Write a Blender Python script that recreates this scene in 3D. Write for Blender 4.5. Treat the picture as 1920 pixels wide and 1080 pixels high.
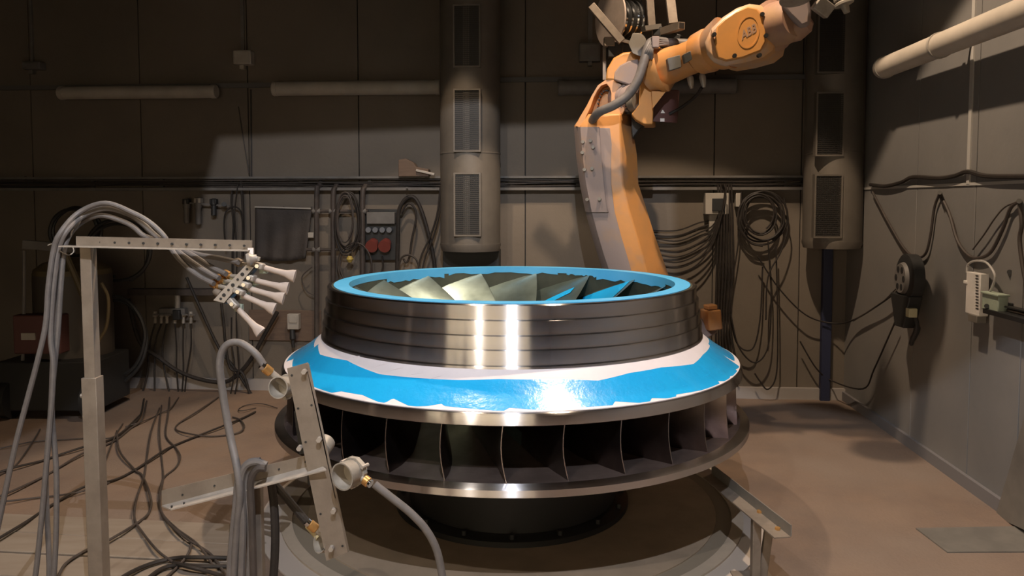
import bpy, bmesh, math, random
from mathutils import Vector, Matrix
random.seed(7)
for o in list(bpy.data.objects): bpy.data.objects.remove(o)
SC = bpy.context.scene
COL = SC.collection
V = Vector
# ------------------------------------------------------------------ camera
F = 1450.0; H = 1.57; PY = 460.0; PITCH = math.atan(82 / F); D = 4.0
cd = bpy.data.cameras.new('camera'); cam = bpy.data.objects.new('camera', cd); COL.objects.link(cam)
cam.location = (0, 0, H); cam.rotation_euler = (math.pi / 2 - PITCH, 0, 0)
cd.sensor_width = 36; cd.lens = 36 * F / 1920; cd.shift_y = -(540 - PY) / 1920; cd.clip_start = .02
SC.camera = cam
# ------------------------------------------------------------------ world, exposure
w = bpy.data.worlds.new('world'); SC.world = w; w.use_nodes = True
w.node_tree.nodes['Background'].inputs[0].default_value = (.5, .55, .7, 1)
w.node_tree.nodes['Background'].inputs[1].default_value = 0.05
vs = SC.view_settings; vs.view_transform = 'Standard'; vs.look = 'None'; vs.gamma = 1; vs.use_curve_mapping = False
vs.exposure = 0.0
# ------------------------------------------------------------------ lights
def lamp(name, kind, loc, energy, col, aim=None, **kw):
    l = bpy.data.lights.new(name, kind); l.energy = energy; l.color = col
    for k, v in kw.items(): setattr(l, k, v)
    o = bpy.data.objects.new(name, l); COL.objects.link(o); o.location = loc
    if aim is not None: o.rotation_euler = (V(aim) - V(loc)).to_track_quat('-Z', 'Y').to_euler()
    return o
FLOOD_A = V((0.0, 0.1, 4.0)); FLOOD_B = V((-1.35, 0.0, 4.0)); PEND = V((0.9, 3.8, 4.7)); PEND2 = V((-0.65, 4.4, 4.43))
lamp('flood_bulb', 'POINT', FLOOD_A, 430, (.86, .9, 1.0), shadow_soft_size=.004)
lamp('flood_bulb', 'POINT', FLOOD_B, 170, (1.0, .9, .8), shadow_soft_size=.004)
lamp('pendant_bulb', 'SPOT', PEND, 530, (1.0, .76, .54), aim=PEND + V((0, .0, -1)), shadow_soft_size=.04, spot_size=math.radians(82), spot_blend=.08)
lamp('pendant_bulb', 'SPOT', PEND2, 230, (1.0, .76, .54), aim=PEND2 + V((0, .0, -1)), shadow_soft_size=.04, spot_size=math.radians(74), spot_blend=.08)
lamp('corridor_tube', 'AREA', (-2.2, -3.0, 2.9), 400, (1.0, .92, .80), aim=(-2.2, -4.9, 1.2), shape='RECTANGLE', size=9.0, size_y=.3)
lamp('ambient_fill_light', 'AREA', (-1.2, -1.9, 2.4), 1.5, (1.0, .9, .8), aim=(0, 6, 1.0), shape='RECTANGLE', size=3.5, size_y=.5)  # added dim ambient fill aimed into the booth; no window stands here
# ------------------------------------------------------------------ pixel helpers (read off the photo, used only to place real geometry)
_f = V((0, math.cos(PITCH), -math.sin(PITCH))); _u = V((0, math.sin(PITCH), math.cos(PITCH)))
def ray(px, py): return V((1, 0, 0)) * ((px - 960) / F) + _u * (-(py - PY) / F) + _f
CAM = V((0, 0, H))
def at(px, py, Y):
    d = ray(px, py); return CAM + d * (Y / d.y)
def fl(px, py, z=0.0):
    d = ray(px, py); return CAM + d * ((z - H) / d.z)
def pxm(n, Y): return n * Y / F
TA = .069
ER = V((TA, 1, 0)).normalized(); EX = V((1, -TA, 0)).normalized()     # right-wall direction, back-wall direction
BW0 = V((0, 6.27, 0)); RW0 = V((2.6, 5.38, 0))
def plane(px, py, p0, n):
    d = ray(px, py); t = (p0 - CAM).dot(n) / d.dot(n); return CAM + d * t
def bw(px, py, off=0.0): return plane(px, py, BW0 - ER * off, ER)
def rw(px, py, off=0.0): return plane(px, py, RW0 - EX * off, EX)
def room(u, v, z): return BW0 + EX * u + ER * v + V((0, 0, z))    # v negative = into the room
# ------------------------------------------------------------------ materials
MATS = {}
def mat(name, c, rough=.6, metal=0.0, c2=None, scale=6.0, bump=0.0, bscale=None, spec=.5, aniso=0.0, coat=0.0, stretch=None, lo=.35, hi=.65, c3=None, s3=1.5, emit=None):
    if name in MATS: return MATS[name]
    m = bpy.data.materials.new(name); m.use_nodes = True; nt = m.node_tree; N = nt.nodes; L = nt.links
    b = N['Principled BSDF']
    b.inputs['Base Color'].default_value = (*c, 1); b.inputs['Roughness'].default_value = rough; b.inputs['Metallic'].default_value = metal
    b.inputs['Specular IOR Level'].default_value = spec
    tc = N.new('ShaderNodeTexCoord'); src = tc.outputs['Object']
    if stretch:
        mp = N.new('ShaderNodeMapping'); mp.inputs['Scale'].default_value = stretch; L.new(src, mp.inputs['Vector']); src = mp.outputs['Vector']
    def noise(s, det=6, r=.6):
        n = N.new('ShaderNodeTexNoise'); n.inputs['Scale'].default_value = s; n.inputs['Detail'].default_value = det; n.inputs['Roughness'].default_value = r
        L.new(src, n.inputs['Vector']); return n
    def ramp(a, lo, hi):
        r = N.new('ShaderNodeMapRange'); r.inputs['From Min'].default_value = lo; r.inputs['From Max'].default_value = hi; L.new(a, r.inputs['Value']); return r.outputs[0]
    def mix(f, a, bcol):
        x = N.new('ShaderNodeMix'); x.data_type = 'RGBA'; L.new(f, x.inputs[0])
        if isinstance(a, tuple): x.inputs[6].default_value = (*a, 1)
        else: L.new(a, x.inputs[6])
        x.inputs[7].default_value = (*bcol, 1); return x.outputs[2]
    if c2:
        o = mix(ramp(noise(scale).outputs[0], lo, hi), c, c2)
        if c3: o = mix(ramp(noise(s3, 3).outputs[0], .48, .68), o, c3)
        L.new(o, b.inputs['Base Color'])
        rr = N.new('ShaderNodeMapRange'); rr.inputs['To Min'].default_value = max(rough - .07, .03); rr.inputs['To Max'].default_value = min(rough + .07, 1)
        L.new(noise(scale * 1.7).outputs[0], rr.inputs['Value']); L.new(rr.outputs[0], b.inputs['Roughness'])
    if bump:
        n = noise(bscale or scale * 6, 4); bp = N.new('ShaderNodeBump'); bp.inputs['Strength'].default_value = bump; bp.inputs['Distance'].default_value = .01
        L.new(n.outputs[0], bp.inputs['Height']); L.new(bp.outputs[0], b.inputs['Normal'])
    if aniso:                                   # lathe-turned finish: fine grooves run around the axis
        t = N.new('ShaderNodeTangent'); t.direction_type = 'RADIAL'; t.axis = 'Z'
        g = N.new('ShaderNodeBsdfAnisotropic'); g.distribution = 'GGX'; g.inputs['Color'].default_value = (*c, 1)
        if b.inputs['Base Color'].links: L.new(b.inputs['Base Color'].links[0].from_socket, g.inputs['Color'])
        g.inputs['Roughness'].default_value = rough; g.inputs['Anisotropy'].default_value = aniso; L.new(t.outputs[0], g.inputs['Tangent'])
        L.new(g.outputs[0], N['Material Output'].inputs['Surface'])
    if coat: b.inputs['Coat Weight'].default_value = coat; b.inputs['Coat Roughness'].default_value = .12
    if emit: b.inputs['Emission Color'].default_value = (*emit[0], 1); b.inputs['Emission Strength'].default_value = emit[1]
    MATS[name] = m; return m
wallm = mat('dusty grey panel paint', (.155, .127, .098), .8, c2=(.128, .106, .084), scale=1.3, bump=.15, bscale=30, c3=(.17, .14, .11), s3=.6)
wallr = mat('grey panel paint', (.19, .18, .17), .75, c2=(.15, .145, .14), scale=1.1, bump=.1, bscale=25, c3=(.22, .20, .18), s3=.5)
jointm = mat('dark joint', (.05, .048, .045), .9)
floorm = mat('blast dust floor', (.205, .138, .096), .9, c2=(.15, .106, .08), scale=2.2, bump=.35, bscale=60, c3=(.20, .15, .115), s3=.7)
ceilm = mat('dark ceiling', (.08, .08, .08), .9)
cream = mat('cream painted wall', (.85, .74, .56), .7)
steel = mat('turned steel', (.80, .78, .78), .25, 1.0, aniso=.78, c2=(.70, .68, .68), scale=1, stretch=(1, 1, 1))
steelp = mat('turned steel edge', (.82, .80, .80), .25, 1.0, aniso=.78)
bronze = mat('stained steel', (.34, .26, .23), .38, .8, c2=(.22, .165, .145), scale=7, stretch=(1, 1, .5))
bladem = mat('olive ground steel', (.33, .42, .40), .32, .9, c2=(.25, .32, .29), scale=5, bump=.05, bscale=14)
vanem = mat('ground steel vane', (.17, .135, .125), .3, 1.0, c2=(.09, .07, .066), scale=5, bump=.04, bscale=14)
darksteel = mat('blackened steel', (.035, .035, .035), .5, .6)
olive = mat('olive primer', (.085, .09, .065), .45, .3, c2=(.06, .065, .05), scale=5)
bluet = mat('blue masking tape', (.012, .36, .78), .26, c2=(.014, .40, .82), scale=3, bump=.3, bscale=14, coat=.5)
bluet2 = mat('pale blue masking tape', (.11, .46, .80), .45, c2=(.07, .40, .74), scale=4, bump=.1, bscale=20)
whitet = mat('white masking film', (.80, .74, .76), .45, c2=(.72, .67, .70), scale=4, bump=.2, bscale=10, coat=.15)
orange = mat('orange robot paint', (.63, .28, .085), .45, c2=(.54, .26, .09), scale=5, c3=(.36, .24, .17), s3=3.2, bump=.05)
orangec = mat('clean orange paint', (.62, .28, .075), .4, c2=(.54, .26, .08), scale=7)
dusty = mat('dust covered paint', (.26, .205, .19), .75, c2=(.34, .22, .14), scale=4, bump=.1, lo=.5, hi=.75)
dustr = mat('red dusty casting', (.30, .17, .13), .6, c2=(.42, .26, .15), scale=6)
darkred = mat('dark red plate', (.09, .035, .03), .6)
galv = mat('galvanised steel', (.27, .225, .18), .5, .35, c2=(.21, .17, .135), scale=14, bump=.05)
zinc = mat('zinc plate', (.44, .39, .34), .45, .3, c2=(.36, .32, .28), scale=20)
castm = mat('pale cast alloy', (.38, .34, .29), .5, .2, c2=(.28, .25, .21), scale=20)
cer = mat('pale nozzle', (.50, .41, .35), .6, c2=(.42, .34, .29), scale=14)
brass = mat('brass', (.78, .45, .16), .35, .8, c2=(.6, .33, .12), scale=20)
chrome = mat('chrome', (.8, .8, .8), .12, 1.0)
hoseg = mat('grey rubber hose', (.15, .133, .125), .55, c2=(.12, .108, .10), scale=30)
hoseb = mat('black rubber cable', (.02, .017, .015), .6, c2=(.035, .028, .024), scale=12, spec=.3)
hosef = mat('dusty brown cable', (.065, .05, .042), .65, c2=(.04, .032, .028), scale=12)
black = mat('black plastic', (.02, .02, .02), .5)
boxg = mat('grey plastic', (.16, .15, .14), .6, c2=(.12, .11, .10), scale=8)
white = mat('white plastic', (.72, .68, .64), .5, c2=(.6, .57, .53), scale=10)
greenm = mat('grey green valve paint', (.36, .42, .33), .5, c2=(.28, .32, .26), scale=12)
redm = mat('red plastic', (.19, .04, .03), .5)
duct = mat('galvanised duct', (.165, .143, .118), .55, .2, c2=(.13, .113, .094), scale=4)
ductd = mat('dark perforated insert', (.03, .028, .026), .6)
tubem = mat('dull light fitting', (.42, .38, .33), .6, c2=(.34, .31, .27), scale=5)
clothm = mat('dark leather apron', (.055, .045, .04), .75, c2=(.04, .034, .03), scale=8, bump=.3)
plym = mat('brown plywood', (.15, .10, .07), .8, c2=(.12, .08, .058), scale=9, stretch=(1, 1, 6))
yellowm = mat('faded yellow paint', (.13, .095, .045), .6, c2=(.09, .07, .035), scale=5)
plankm = mat('pale steel deck plank', (.27, .225, .18), .6, .1, c2=(.22, .175, .135), scale=5, stretch=(.4, 3, 1))
tablem = mat('turntable plate', (.33, .25, .175), .7, c2=(.26, .20, .14), scale=5)
rimm = mat('turntable rim', (.42, .34, .26), .6, c2=(.36, .30, .23), scale=8)
platem = mat('dull sheet metal', (.24, .22, .19), .55, .4, c2=(.18, .165, .145), scale=5)
ink = mat('black ink', (.02, .02, .02), .6)
embossm = mat('worn grey lettering', (.34, .22, .15), .6)
# ------------------------------------------------------------------ mesh builder
def frame(d, up=None):
    d = d.normalized(); up = up or V((0, 0, 1))
    if abs(d.dot(up.normalized())) > .98: up = V((0, 1, 0))
    a = up.cross(d).normalized(); b = d.cross(a).normalized(); return a, b, d
def catmull(P, n=8):
    P = [V(p) for p in P]
    if len(P) < 3: return P
    Q = [P[0] * 2 - P[1]] + P + [P[-1] * 2 - P[-2]]; out = []
    for i in range(1, len(Q) - 2):
        a, b, c, d = Q[i - 1:i + 3]
        for k in range(n):
            t = k / n
            out.append(.5 * ((2 * b) + (c - a) * t + (2 * a - 5 * b + 4 * c - d) * t * t + (3 * b - a - 3 * c + d) * t ** 3))
    out.append(P[-1]); return out
class MB:
    def __init__(s): s.v = []; s.f = []
    def add(s, vs, fs):
        n = len(s.v); s.v += [V(p) for p in vs]; s.f += [tuple(i + n for i in f) for f in fs]; return s
    def box(s, c, size, ax=None, ay=None, az=None):
        ax = (ax or V((1, 0, 0))).normalized(); ay = (ay or V((0, 1, 0))).normalized(); az = (az or ax.cross(ay)).normalized()
        c = V(c); h = [x / 2 for x in size]
        P = [c + ax * (h[0] * i) + ay * (h[1] * j) + az * (h[2] * k) for i in (-1, 1) for j in (-1, 1) for k in (-1, 1)]
        return s.add(P, [(0, 1, 3, 2), (4, 6, 7, 5), (0, 4, 5, 1), (2, 3, 7, 6), (0, 2, 6, 4), (1, 5, 7, 3)])
    def beam(s, p, q, wd, ht, up=None):
        p = V(p); q = V(q); a, b, d = frame(q - p, up); return s.box((p + q) / 2, (wd, ht, (q - p).length), a, b, d)
    def tube(s, P, r, n=8, caps=True, up=None):
        P = [V(p) for p in P]; R = r if isinstance(r, (list, tuple)) else [r] * len(P)
        base = len(s.v); prev = None
        for i, p in enumerate(P):
            d = (P[min(i + 1, len(P) - 1)] - P[max(i - 1, 0)])
            if d.length < 1e-9: d = V((0, 0, 1))
            d.normalize()
            if prev is None: a, b, _ = frame(d, up)
            else:
                a = (prev - d * prev.dot(d))
                a = a.normalized() if a.length > 1e-6 else frame(d)[0]
                b = d.cross(a)
            prev = a
            for k in range(n):
                t = 2 * math.pi * k / n; s.v.append(p + (a * math.cos(t) + b * math.sin(t)) * R[i])
        for i in range(len(P) - 1):
            for k in range(n):
                k2 = (k + 1) % n; s.f.append((base + i * n + k, base + i * n + k2, base + (i + 1) * n + k2, base + (i + 1) * n + k))
        if caps:
            s.f.append(tuple(base + k for k in reversed(range(n)))); s.f.append(tuple(base + (len(P) - 1) * n + k for k in range(n)))
        return s
    def cyl(s, p, q, r, r2=None, n=20, caps=True): return s.tube([p, q], [r, r if r2 is None else r2], n, caps)
    def turned(s, p, q, prof, n=24, caps=True):       # prof: (fraction along pq, radius)
        p = V(p); q = V(q); base = len(s.v); a, b, d = frame(q - p)
        for (t, r) in prof:
            c = p + (q - p) * t
            for k in range(n):
                th = 2 * math.pi * k / n; s.v.append(c + (a * math.cos(th) + b * math.sin(th)) * max(r, 1e-4))
        for i in range(len(prof) - 1):
            for k in range(n):
                k2 = (k + 1) % n; s.f.append((base + i * n + k, base + i * n + k2, base + (i + 1) * n + k2, base + (i + 1) * n + k))
        if caps:
            s.f.append(tuple(base + k for k in reversed(range(n)))); s.f.append(tuple(base + (len(prof) - 1) * n + k for k in range(n)))
        return s
    def lathe(s, prof, c=(0, D), n=144, closed=True):  # about a vertical axis; prof: (r, z)
        base = len(s.v); m = len(prof)
        for (r, z) in prof:
            for k in range(n):
                t = 2 * math.pi * k / n; s.v.append(V((c[0] + r * math.cos(t), c[1] + r * math.sin(t), z)))
        for i in range(m if closed else m - 1):
            j = (i + 1) % m
            for k in range(n):
                k2 = (k + 1) % n; s.f.append((base + i * n + k, base + i * n + k2, base + j * n + k2, base + j * n + k))
        return s
    def prism(s, P, off):
        P = [V(p) for p in P]; n = len(P); off = V(off); b = len(s.v)
        s.v += P + [p + off for p in P]
        s.f.append(tuple(b + i for i in range(n))); s.f.append(tuple(b + n + i for i in reversed(range(n))))
        for i in range(n):
            j = (i + 1) % n; s.f.append((b + i, b + j, b + n + j, b + n + i))
        return s
    def ring(s, O, I, off):                            # plate with an opening
        n = len(O); off = V(off); b = len(s.v); s.v += [V(p) for p in O] + [V(p) for p in I] + [V(p) + off for p in O] + [V(p) + off for p in I]
        for i in range(n):
            j = (i + 1) % n
            s.f += [(b + i, b + j, b + n + j, b + n + i), (b + 2 * n + i, b + 3 * n + i, b + 3 * n + j, b + 2 * n + j),
                    (b + i, b + 2 * n + i, b + 2 * n + j, b + j), (b + n + i, b + n + j, b + 3 * n + j, b + 3 * n + i)]
        return s
    def loft(s, secs, caps=True):
        n = len(secs[0]); b = len(s.v)
        for S in secs: s.v += [V(p) for p in S]
        for i in range(len(secs) - 1):
            for k in range(n):
                k2 = (k + 1) % n; s.f.append((b + i * n + k, b + i * n + k2, b + (i + 1) * n + k2, b + (i + 1) * n + k))
        if caps: s.f.append(tuple(b + k for k in range(n))); s.f.append(tuple(b + (len(secs) - 1) * n + k for k in reversed(range(n))))
        return s
    def build(s, name, m, parent=None, smooth=35, bevel=0.0, label=None, origin=None):
        org = V((0, 0, 0))
        p = parent
        while p is not None: org += V(p.location); p = p.parent
        o0 = V(origin) - org if origin is not None else V((0, 0, 0))
        me = bpy.data.meshes.new(name); me.from_pydata([tuple(v - org - o0) for v in s.v], [], s.f); me.update()
        bm = bmesh.new(); bm.from_mesh(me); bmesh.ops.recalc_face_normals(bm, faces=bm.faces); bm.to_mesh(me); bm.free()
        me.materials.append(m)
        if smooth:
            me.polygons.foreach_set('use_smooth', [True] * len(me.polygons)); me.set_sharp_from_angle(angle=math.radians(smooth))
        o = bpy.data.objects.new(name, me); COL.objects.link(o); o.location = o0
        if parent is not None: o.parent = parent
        if bevel:
            bv = o.modifiers.new('bevel', 'BEVEL'); bv.width = bevel; bv.segments = 2; bv.limit_method = 'ANGLE'; bv.angle_limit = math.radians(40)
        if label: o['label'] = label
        return o
def thing(name, label, cat, loc=(0, 0, 0), group=None):
    o = bpy.data.objects.new(name, None); COL.objects.link(o); o.location = loc; o.empty_display_size = .1
    o['label'] = label; o['category'] = cat
    if group: o['group'] = group
    return o
def tag(o, label, cat, group=None):
    o['label'] = label; o['category'] = cat
    if group: o['group'] = group
    return o
def struct(o): o['kind'] = 'structure'; return o
def cable(P, r, m, label, name='cable', cat='cable', group=None, n=7, sm=6):
    P = [V(p) for p in P]; org = P[-1].copy()
    o = MB().tube(catmull(P, sm), r, n).build(name, m, origin=org)
    return tag(o, label, cat, group)
def lerp(a, b, t): return V(a) * (1 - t) + V(b) * t
# ------------------------------------------------------------------ the booth
CH = 5.4
def slab(u0, u1, v0, v1, z0, z1, mb=None):
    mb = mb or MB(); return mb.box(room((u0 + u1) / 2, (v0 + v1) / 2, (z0 + z1) / 2), (u1 - u0, v1 - v0, z1 - z0), EX, ER)
UR = (RW0 - BW0).dot(EX)                       # right wall, in wall coordinates
UL = -4.9; VF = -8.0                           # left wall, front wall
struct(slab(-9, UR + .3, VF - 3.5, .3, -.2, 0).build('floor', floorm))
struct(slab(-9, UR + .3, VF - 3.5, .3, CH, CH + .2).build('ceiling', ceilm))
wb = struct(slab(UL - .3, UR + .3, 0.02, .3, 0, CH).build('wall_back', jointm))
wr = struct(slab(UR + .02, UR + .3, VF - 3.5, .02, 0, CH).build('wall_right', jointm))
struct(slab(UL - .3, UL, VF, 0, 0, CH).build('wall_left', wallm))
wf = MB(); 
def uof(X): return X / EX.x
for (a, b, z0, z1) in ((-9, uof(-3.2), 0, CH), (uof(1.45), UR + .02, 0, CH), (uof(-3.2), uof(1.45), 2.25, CH)): slab(a, b, VF, VF + .18, z0, z1, wf)
struct(wf.build('wall_front', mat('dark front wall', (.035, .034, .033), .8)))
struct(slab(-9, UR + .02, VF - 3.3, VF - 3.1, 0, CH).build('wall_corridor', cream))
# panels of the back wall and the right wall
def hz(px, py): return bw(px, py).z
us = [UL] + [(bw(px, 400) - BW0).dot(EX) for px in (67, 270, 470, 675, 880, 985, 1160, 1337, 1500)] + [UR]
zs = [.0, hz(960, 345), hz(960, 152), 3.5, CH]
for i in range(len(us) - 1):
    for j in range(len(zs) - 1):
        g = .004
        slab(us[i] + g, us[i + 1] - g, -.012 + random.uniform(-.002, .002), .02, zs[j] + g, zs[j + 1] - g).build('wall_panel', wallm, wb, bevel=.002)
vs_ = [VF - 3.2] + [(rw(px, py) - BW0).dot(ER) for px, py in ((1921, 600), (1826, 600), (1716, 600))]
vs_ = [VF, -7.2, -5.8, -4.4] + vs_[1:] + [0.0]
zr = [0, rw(1826, 345).z, 3.3, CH]
for i in range(len(vs_) - 1):
    for j in range(len(zr) - 1):
        g = .004
        slab(UR - .012, UR + .02, vs_[i] + g, vs_[i + 1] - g, zr[j] + g, zr[j + 1] - g).build('wall_panel', wallr, wr, bevel=.002)
struct(slab(UL, UR - .012, -.05, -.012, 0, .09).build('baseboard_back', mat('pale skirting', (.32, .29, .27), .7)))
struct(slab(UR - .035, UR - .012, VF, -.05, 0, .07).build('baseboard_right', mat('dark skirting', (.16, .15, .15), .7)))
# pale cover strips on the joints of the right wall
st = MB()
for px in (1826,):
    v = (rw(px, 200) - BW0).dot(ER); slab(UR - .02, UR - .012, v - .016, v + .016, zr[1], CH, st)
slab(UR - .018, UR - .012, VF, 0, zr[1] - .008, zr[1] + .008, st)
struct(st.build('trim_1', mat('pale cover strip', (.42, .40, .37), .6)))
# ------------------------------------------------------------------ turntable in the floor
def R_of(wpx): return D * math.sin(math.atan(wpx / F))
def zfront(R, y): return at(960, y, D - R).z
tt = thing('turntable', 'round steel turntable let into the floor under the turbine runner', 'turntable', (0, D, 0))
RT = R_of(444)
MB().lathe([(RT - .055, .004), (RT - .055, .018), (RT, .018), (RT, .004)]).build('rim', rimm, tt)
MB().lathe([(0.0005, .003), (0.0005, .013), (RT - .13, .013), (RT - .13, .003)]).build('plate', tablem, tt)
MB().lathe([(RT - .13, .003), (RT - .13, .008), (RT - .055, .008), (RT - .055, .003)]).build('groove', mat('turntable groove', (.22, .18, .13), .8), tt)
MB().lathe([(RT, .002), (RT, .009), (RT + .10, .009), (RT + .10, .002)]).build('floor_ring', mat('pale floor ring', (.40, .34, .29), .8), tt)
# pedestal
pd = thing('pedestal', 'dark round pedestal carrying the turbine runner on the turntable', 'pedestal', (0, D, .013))
RP = R_of(222)
MB().lathe([(0.0005, .014), (RP, .014), (RP, .04), (RP - .05, .05), (RP - .05, .0501), (0.0005, .05)]).build('base_flange', darksteel, pd)
MB().lathe([(0.0005, .05), (RP - .07, .05), (RP - .07, .425), (0.0005, .425)]).build('column', darksteel, pd)
for k in range(16):
    a = 2 * math.pi * k / 16; c = V((math.cos(a) * (RP - .03), D + math.sin(a) * (RP - .03), .05)); MB().cyl(c - V((0, 0, .006)), c + V((0, 0, .016)), .014, n=6).build('bolt', darksteel, pd)
# ------------------------------------------------------------------ turbine runner
rn = thing('turbine_runner', 'huge polished steel turbine runner masked with blue tape on the turntable', 'turbine runner', (0, D, .42))
bw_px = [348, 352, 355.5, 358.5, 361]; by = [572, 600, 629, 656, 686, 693]
RR = [R_of(x) for x in bw_px]; RIN = R_of(308)
ztop = zfront(RR[0], 572)
zb = [ztop] + [zfront(RR[i], by[i + 1]) for i in range(5)]
for i in range(5):
    r = RR[i]; z1 = zb[i]; z0 = zb[i + 1] if i < 4 else zfront(RR[4], 694)
    ri = RIN if i == 0 else RR[i] - .05
    if i == 0: prof = [(r - .02, z1), (r - .004, z1), (r, z1 - .004), (r, z0 + .001), (r - .001, z0), (r - .02, z0)]
    else: prof = [(r - .04, z1 + .0005), (r - .005, z1), (r - .0028, z1 - .0006), (r - .0008, z1 - .0026), (r, z1 - .005), (r, z0 + .001), (r - .001, z0), (r - .04, z0)]
    MB().lathe(prof, n=192).build('seal_band', steel, rn)
zneck = zfront(RR[4], 694)
RF = R_of(437); zf1 = zfront(RF, 777); zf2 = zfront(RF, 783); zf3 = zfront(RF, 800)
RFi = RF - .012; zfi = zf1 + .004
def cone_z(r):
    t = (r - RR[4]) / (RFi - RR[4]); return zneck + (zfi - zneck) * t - .010 * math.sin(math.pi * max(0, min(1, t)))
# body of the band (inside wall, cone under the film)
bandcurve = [(1.125, zf3 + .002), (1.05, zf3 + .008), (.97, zf3 + .03), (.90, zf3 + .085), (.85, zf3 + .17), (RIN + .006, zf3 + .27), (RIN, ztop - .06), (RIN, ztop - .001)]
MB().lathe([(RFi, zfi - .012)] + bandcurve + [(RR[0] - .02, ztop - .001), (RR[4] - .03, zneck), (RR[4] - .012, zneck - .012), (RR[4] + .05, cone_z(RR[4] + .05) - .012)], n=192).build('band_wall', olive, rn)
MB().lathe([(RFi, zfi), (RF - .004, zf1), (RF, zf2), (RF, zf3 + .003), (RF - .004, zf3), (1.10, zf3 - .002), (1.10, zf3 + .02), (RFi, zf3 + .03)], n=192).build('flange_rim', steelp, rn)
cp = [(RR[4] - .01 + (RFi - RR[4] + .01) * i / 10) for i in range(11)]
MB().lathe([(r, cone_z(r) + .003) for r in cp] + [(r, cone_z(r) - .004) for r in reversed(cp)], n=192).build('white_film', whitet, rn)
def cone_hit(px, py, zf=lambda r: cone_z(r) + .003):
    d = ray(px, py); best = None; pv = None
    for i in range(1200):
        t = 2.6 + i * .0016; p = CAM + d * t; r = math.hypot(p.x, p.y - D); g = p.z - zf(r)
        if pv is not None and g < 0 <= pv: best = p; break
        pv = g
    if best is None: return None
    return math.atan2(best.y - D, best.x), math.hypot(best.x, best.y - D)
inner_px = [(597, 645), (600, 665), (650, 676), (712, 702), (790, 710), (860, 713), (935, 711), (1000, 712), (1060, 711), (1122, 714), (1180, 700), (1240, 689), (1300, 683), (1318, 665), (1331, 648)]
outer_px = [(551, 672), (549, 692), (566, 706), (580, 722), (622, 737), (640, 734), (680, 741), (719, 758), (737, 747), (770, 763), (800, 762), (830, 757), (832, 762), (880, 766), (943, 772), (955, 765), (1030, 770), (1048, 761), (1095, 764), (1150, 760), (1152, 753), (1219, 757), (1221, 747), (1268, 748), (1268, 740), (1310, 733), (1355, 724), (1345, 715), (1372, 716), (1368, 706), (1390, 701), (1379, 693), (1388, 688), (1372, 675), (1355, 665)]
def unwrap(px):
    out = []
    for p in px:
        h = cone_hit(*p)
        if h:
            a = h[0]
            if a > math.pi / 2: a -= 2 * math.pi
            out.append((a, h[1]))
    out.sort(); return out
IN = unwrap(inner_px); OU = unwrap(outer_px)
a0 = min(IN[0][0], OU[0][0]); a1 = max(IN[-1][0], OU[-1][0])
def back_pat(a, base, amp, k): return base + amp * (((a * k) % 1.0) - .5)
def interp(L, a, base, amp, k):
    if a <= L[0][0] or a >= L[-1][0]: return back_pat(a, base, amp, k)
    for i in range(len(L) - 1):
        if L[i][0] <= a <= L[i + 1][0]:
            w_ = L[i + 1][0] - L[i][0]; t = 0 if w_ < 1e-6 else (a - L[i][0]) / w_; return L[i][1] * (1 - t) + L[i + 1][1] * t
tb = MB(); NA = 720; NR = 6
for i in range(NA):
    a = -math.pi * 1.5 + 2 * math.pi * i / NA
    ri = max(interp(IN, a, RR[4] + .03, .02, 2.2), RR[4] + .004); ro = min(interp(OU, a, RFi - .02, .02, 3.1), RFi - .004)
    for j in range(NR):
        r = ri + (ro - ri) * j / (NR - 1); tb.v.append(V((r * math.cos(a), D + r * math.sin(a), cone_z(r) + (.0052 if 0 < j < NR - 1 else .0034))))
for i in range(NA):
    i2 = (i + 1) % NA
    for j in range(NR - 1): tb.f.append((i * NR + j, i * NR + j + 1, i2 * NR + j + 1, i2 * NR + j))
tb.build('blue_tape', bluet, rn, label='zigzag band of blue masking tape on white film', smooth=60)
# loose creases of the film beside the neck
for (pa, pb) in (((684, 668), (652, 674)), ((728, 682), (700, 690)), ((757, 690), (725, 698)), ((795, 700), (760, 706)), ((830, 705), (806, 711))):
    ha, hb = cone_hit(*pa), cone_hit(*pb)
    if ha and hb:
        pts = []
        for i in range(7):
            t = i / 6; a = ha[0] + (hb[0] - ha[0]) * t if abs(ha[0] - hb[0]) < 1 else ha[0]; r = ha[1] + (hb[1] - ha[1]) * (t ** 1.6); pts.append(V((r * math.cos(a), D + r * math.sin(a), cone_z(r) + .003)))
        MB().tube(pts, [.0008, .002, .0025, .0025, .0022, .0015, .0005], 5).build('film_crease', whitet, rn)
# tape on the top face and hanging into the bore
RB = R_of(336)
MB().lathe([(RB, ztop - .001), (RB, ztop + .0025), (RIN - .002, ztop + .0025), (RIN - .002, ztop - .03), (RIN + .002, ztop - .03), (RIN + .002, ztop - .001)], n=192).build('rim_tape', bluet2, rn, label='ring of pale blue masking tape on the top rim')
def wall_tape(d0, d1, zt, zl, name='bore_tape'):
    m = MB(); n = 14; rr = RIN - .003
    for i in range(n + 1):
        a = math.radians(d0 + (d1 - d0) * i / n); jag = random.uniform(-.008, .008)
        for (r, z) in ((rr, zt), (rr, zl + jag)): m.v.append(V((r * math.cos(a), D + r * math.sin(a), z)))
    for i in range(n): m.f.append((2 * i, 2 * i + 1, 2 * i + 3, 2 * i + 2))
    return m.build(name, bluet2, rn)
wall_tape(8, 52, ztop - .002, ztop - .055); wall_tape(52, 66, ztop - .002, ztop - .04); wall_tape(120, 150, ztop - .002, ztop - .05); wall_tape(70, 118, ztop - .002, ztop - .036)
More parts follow.
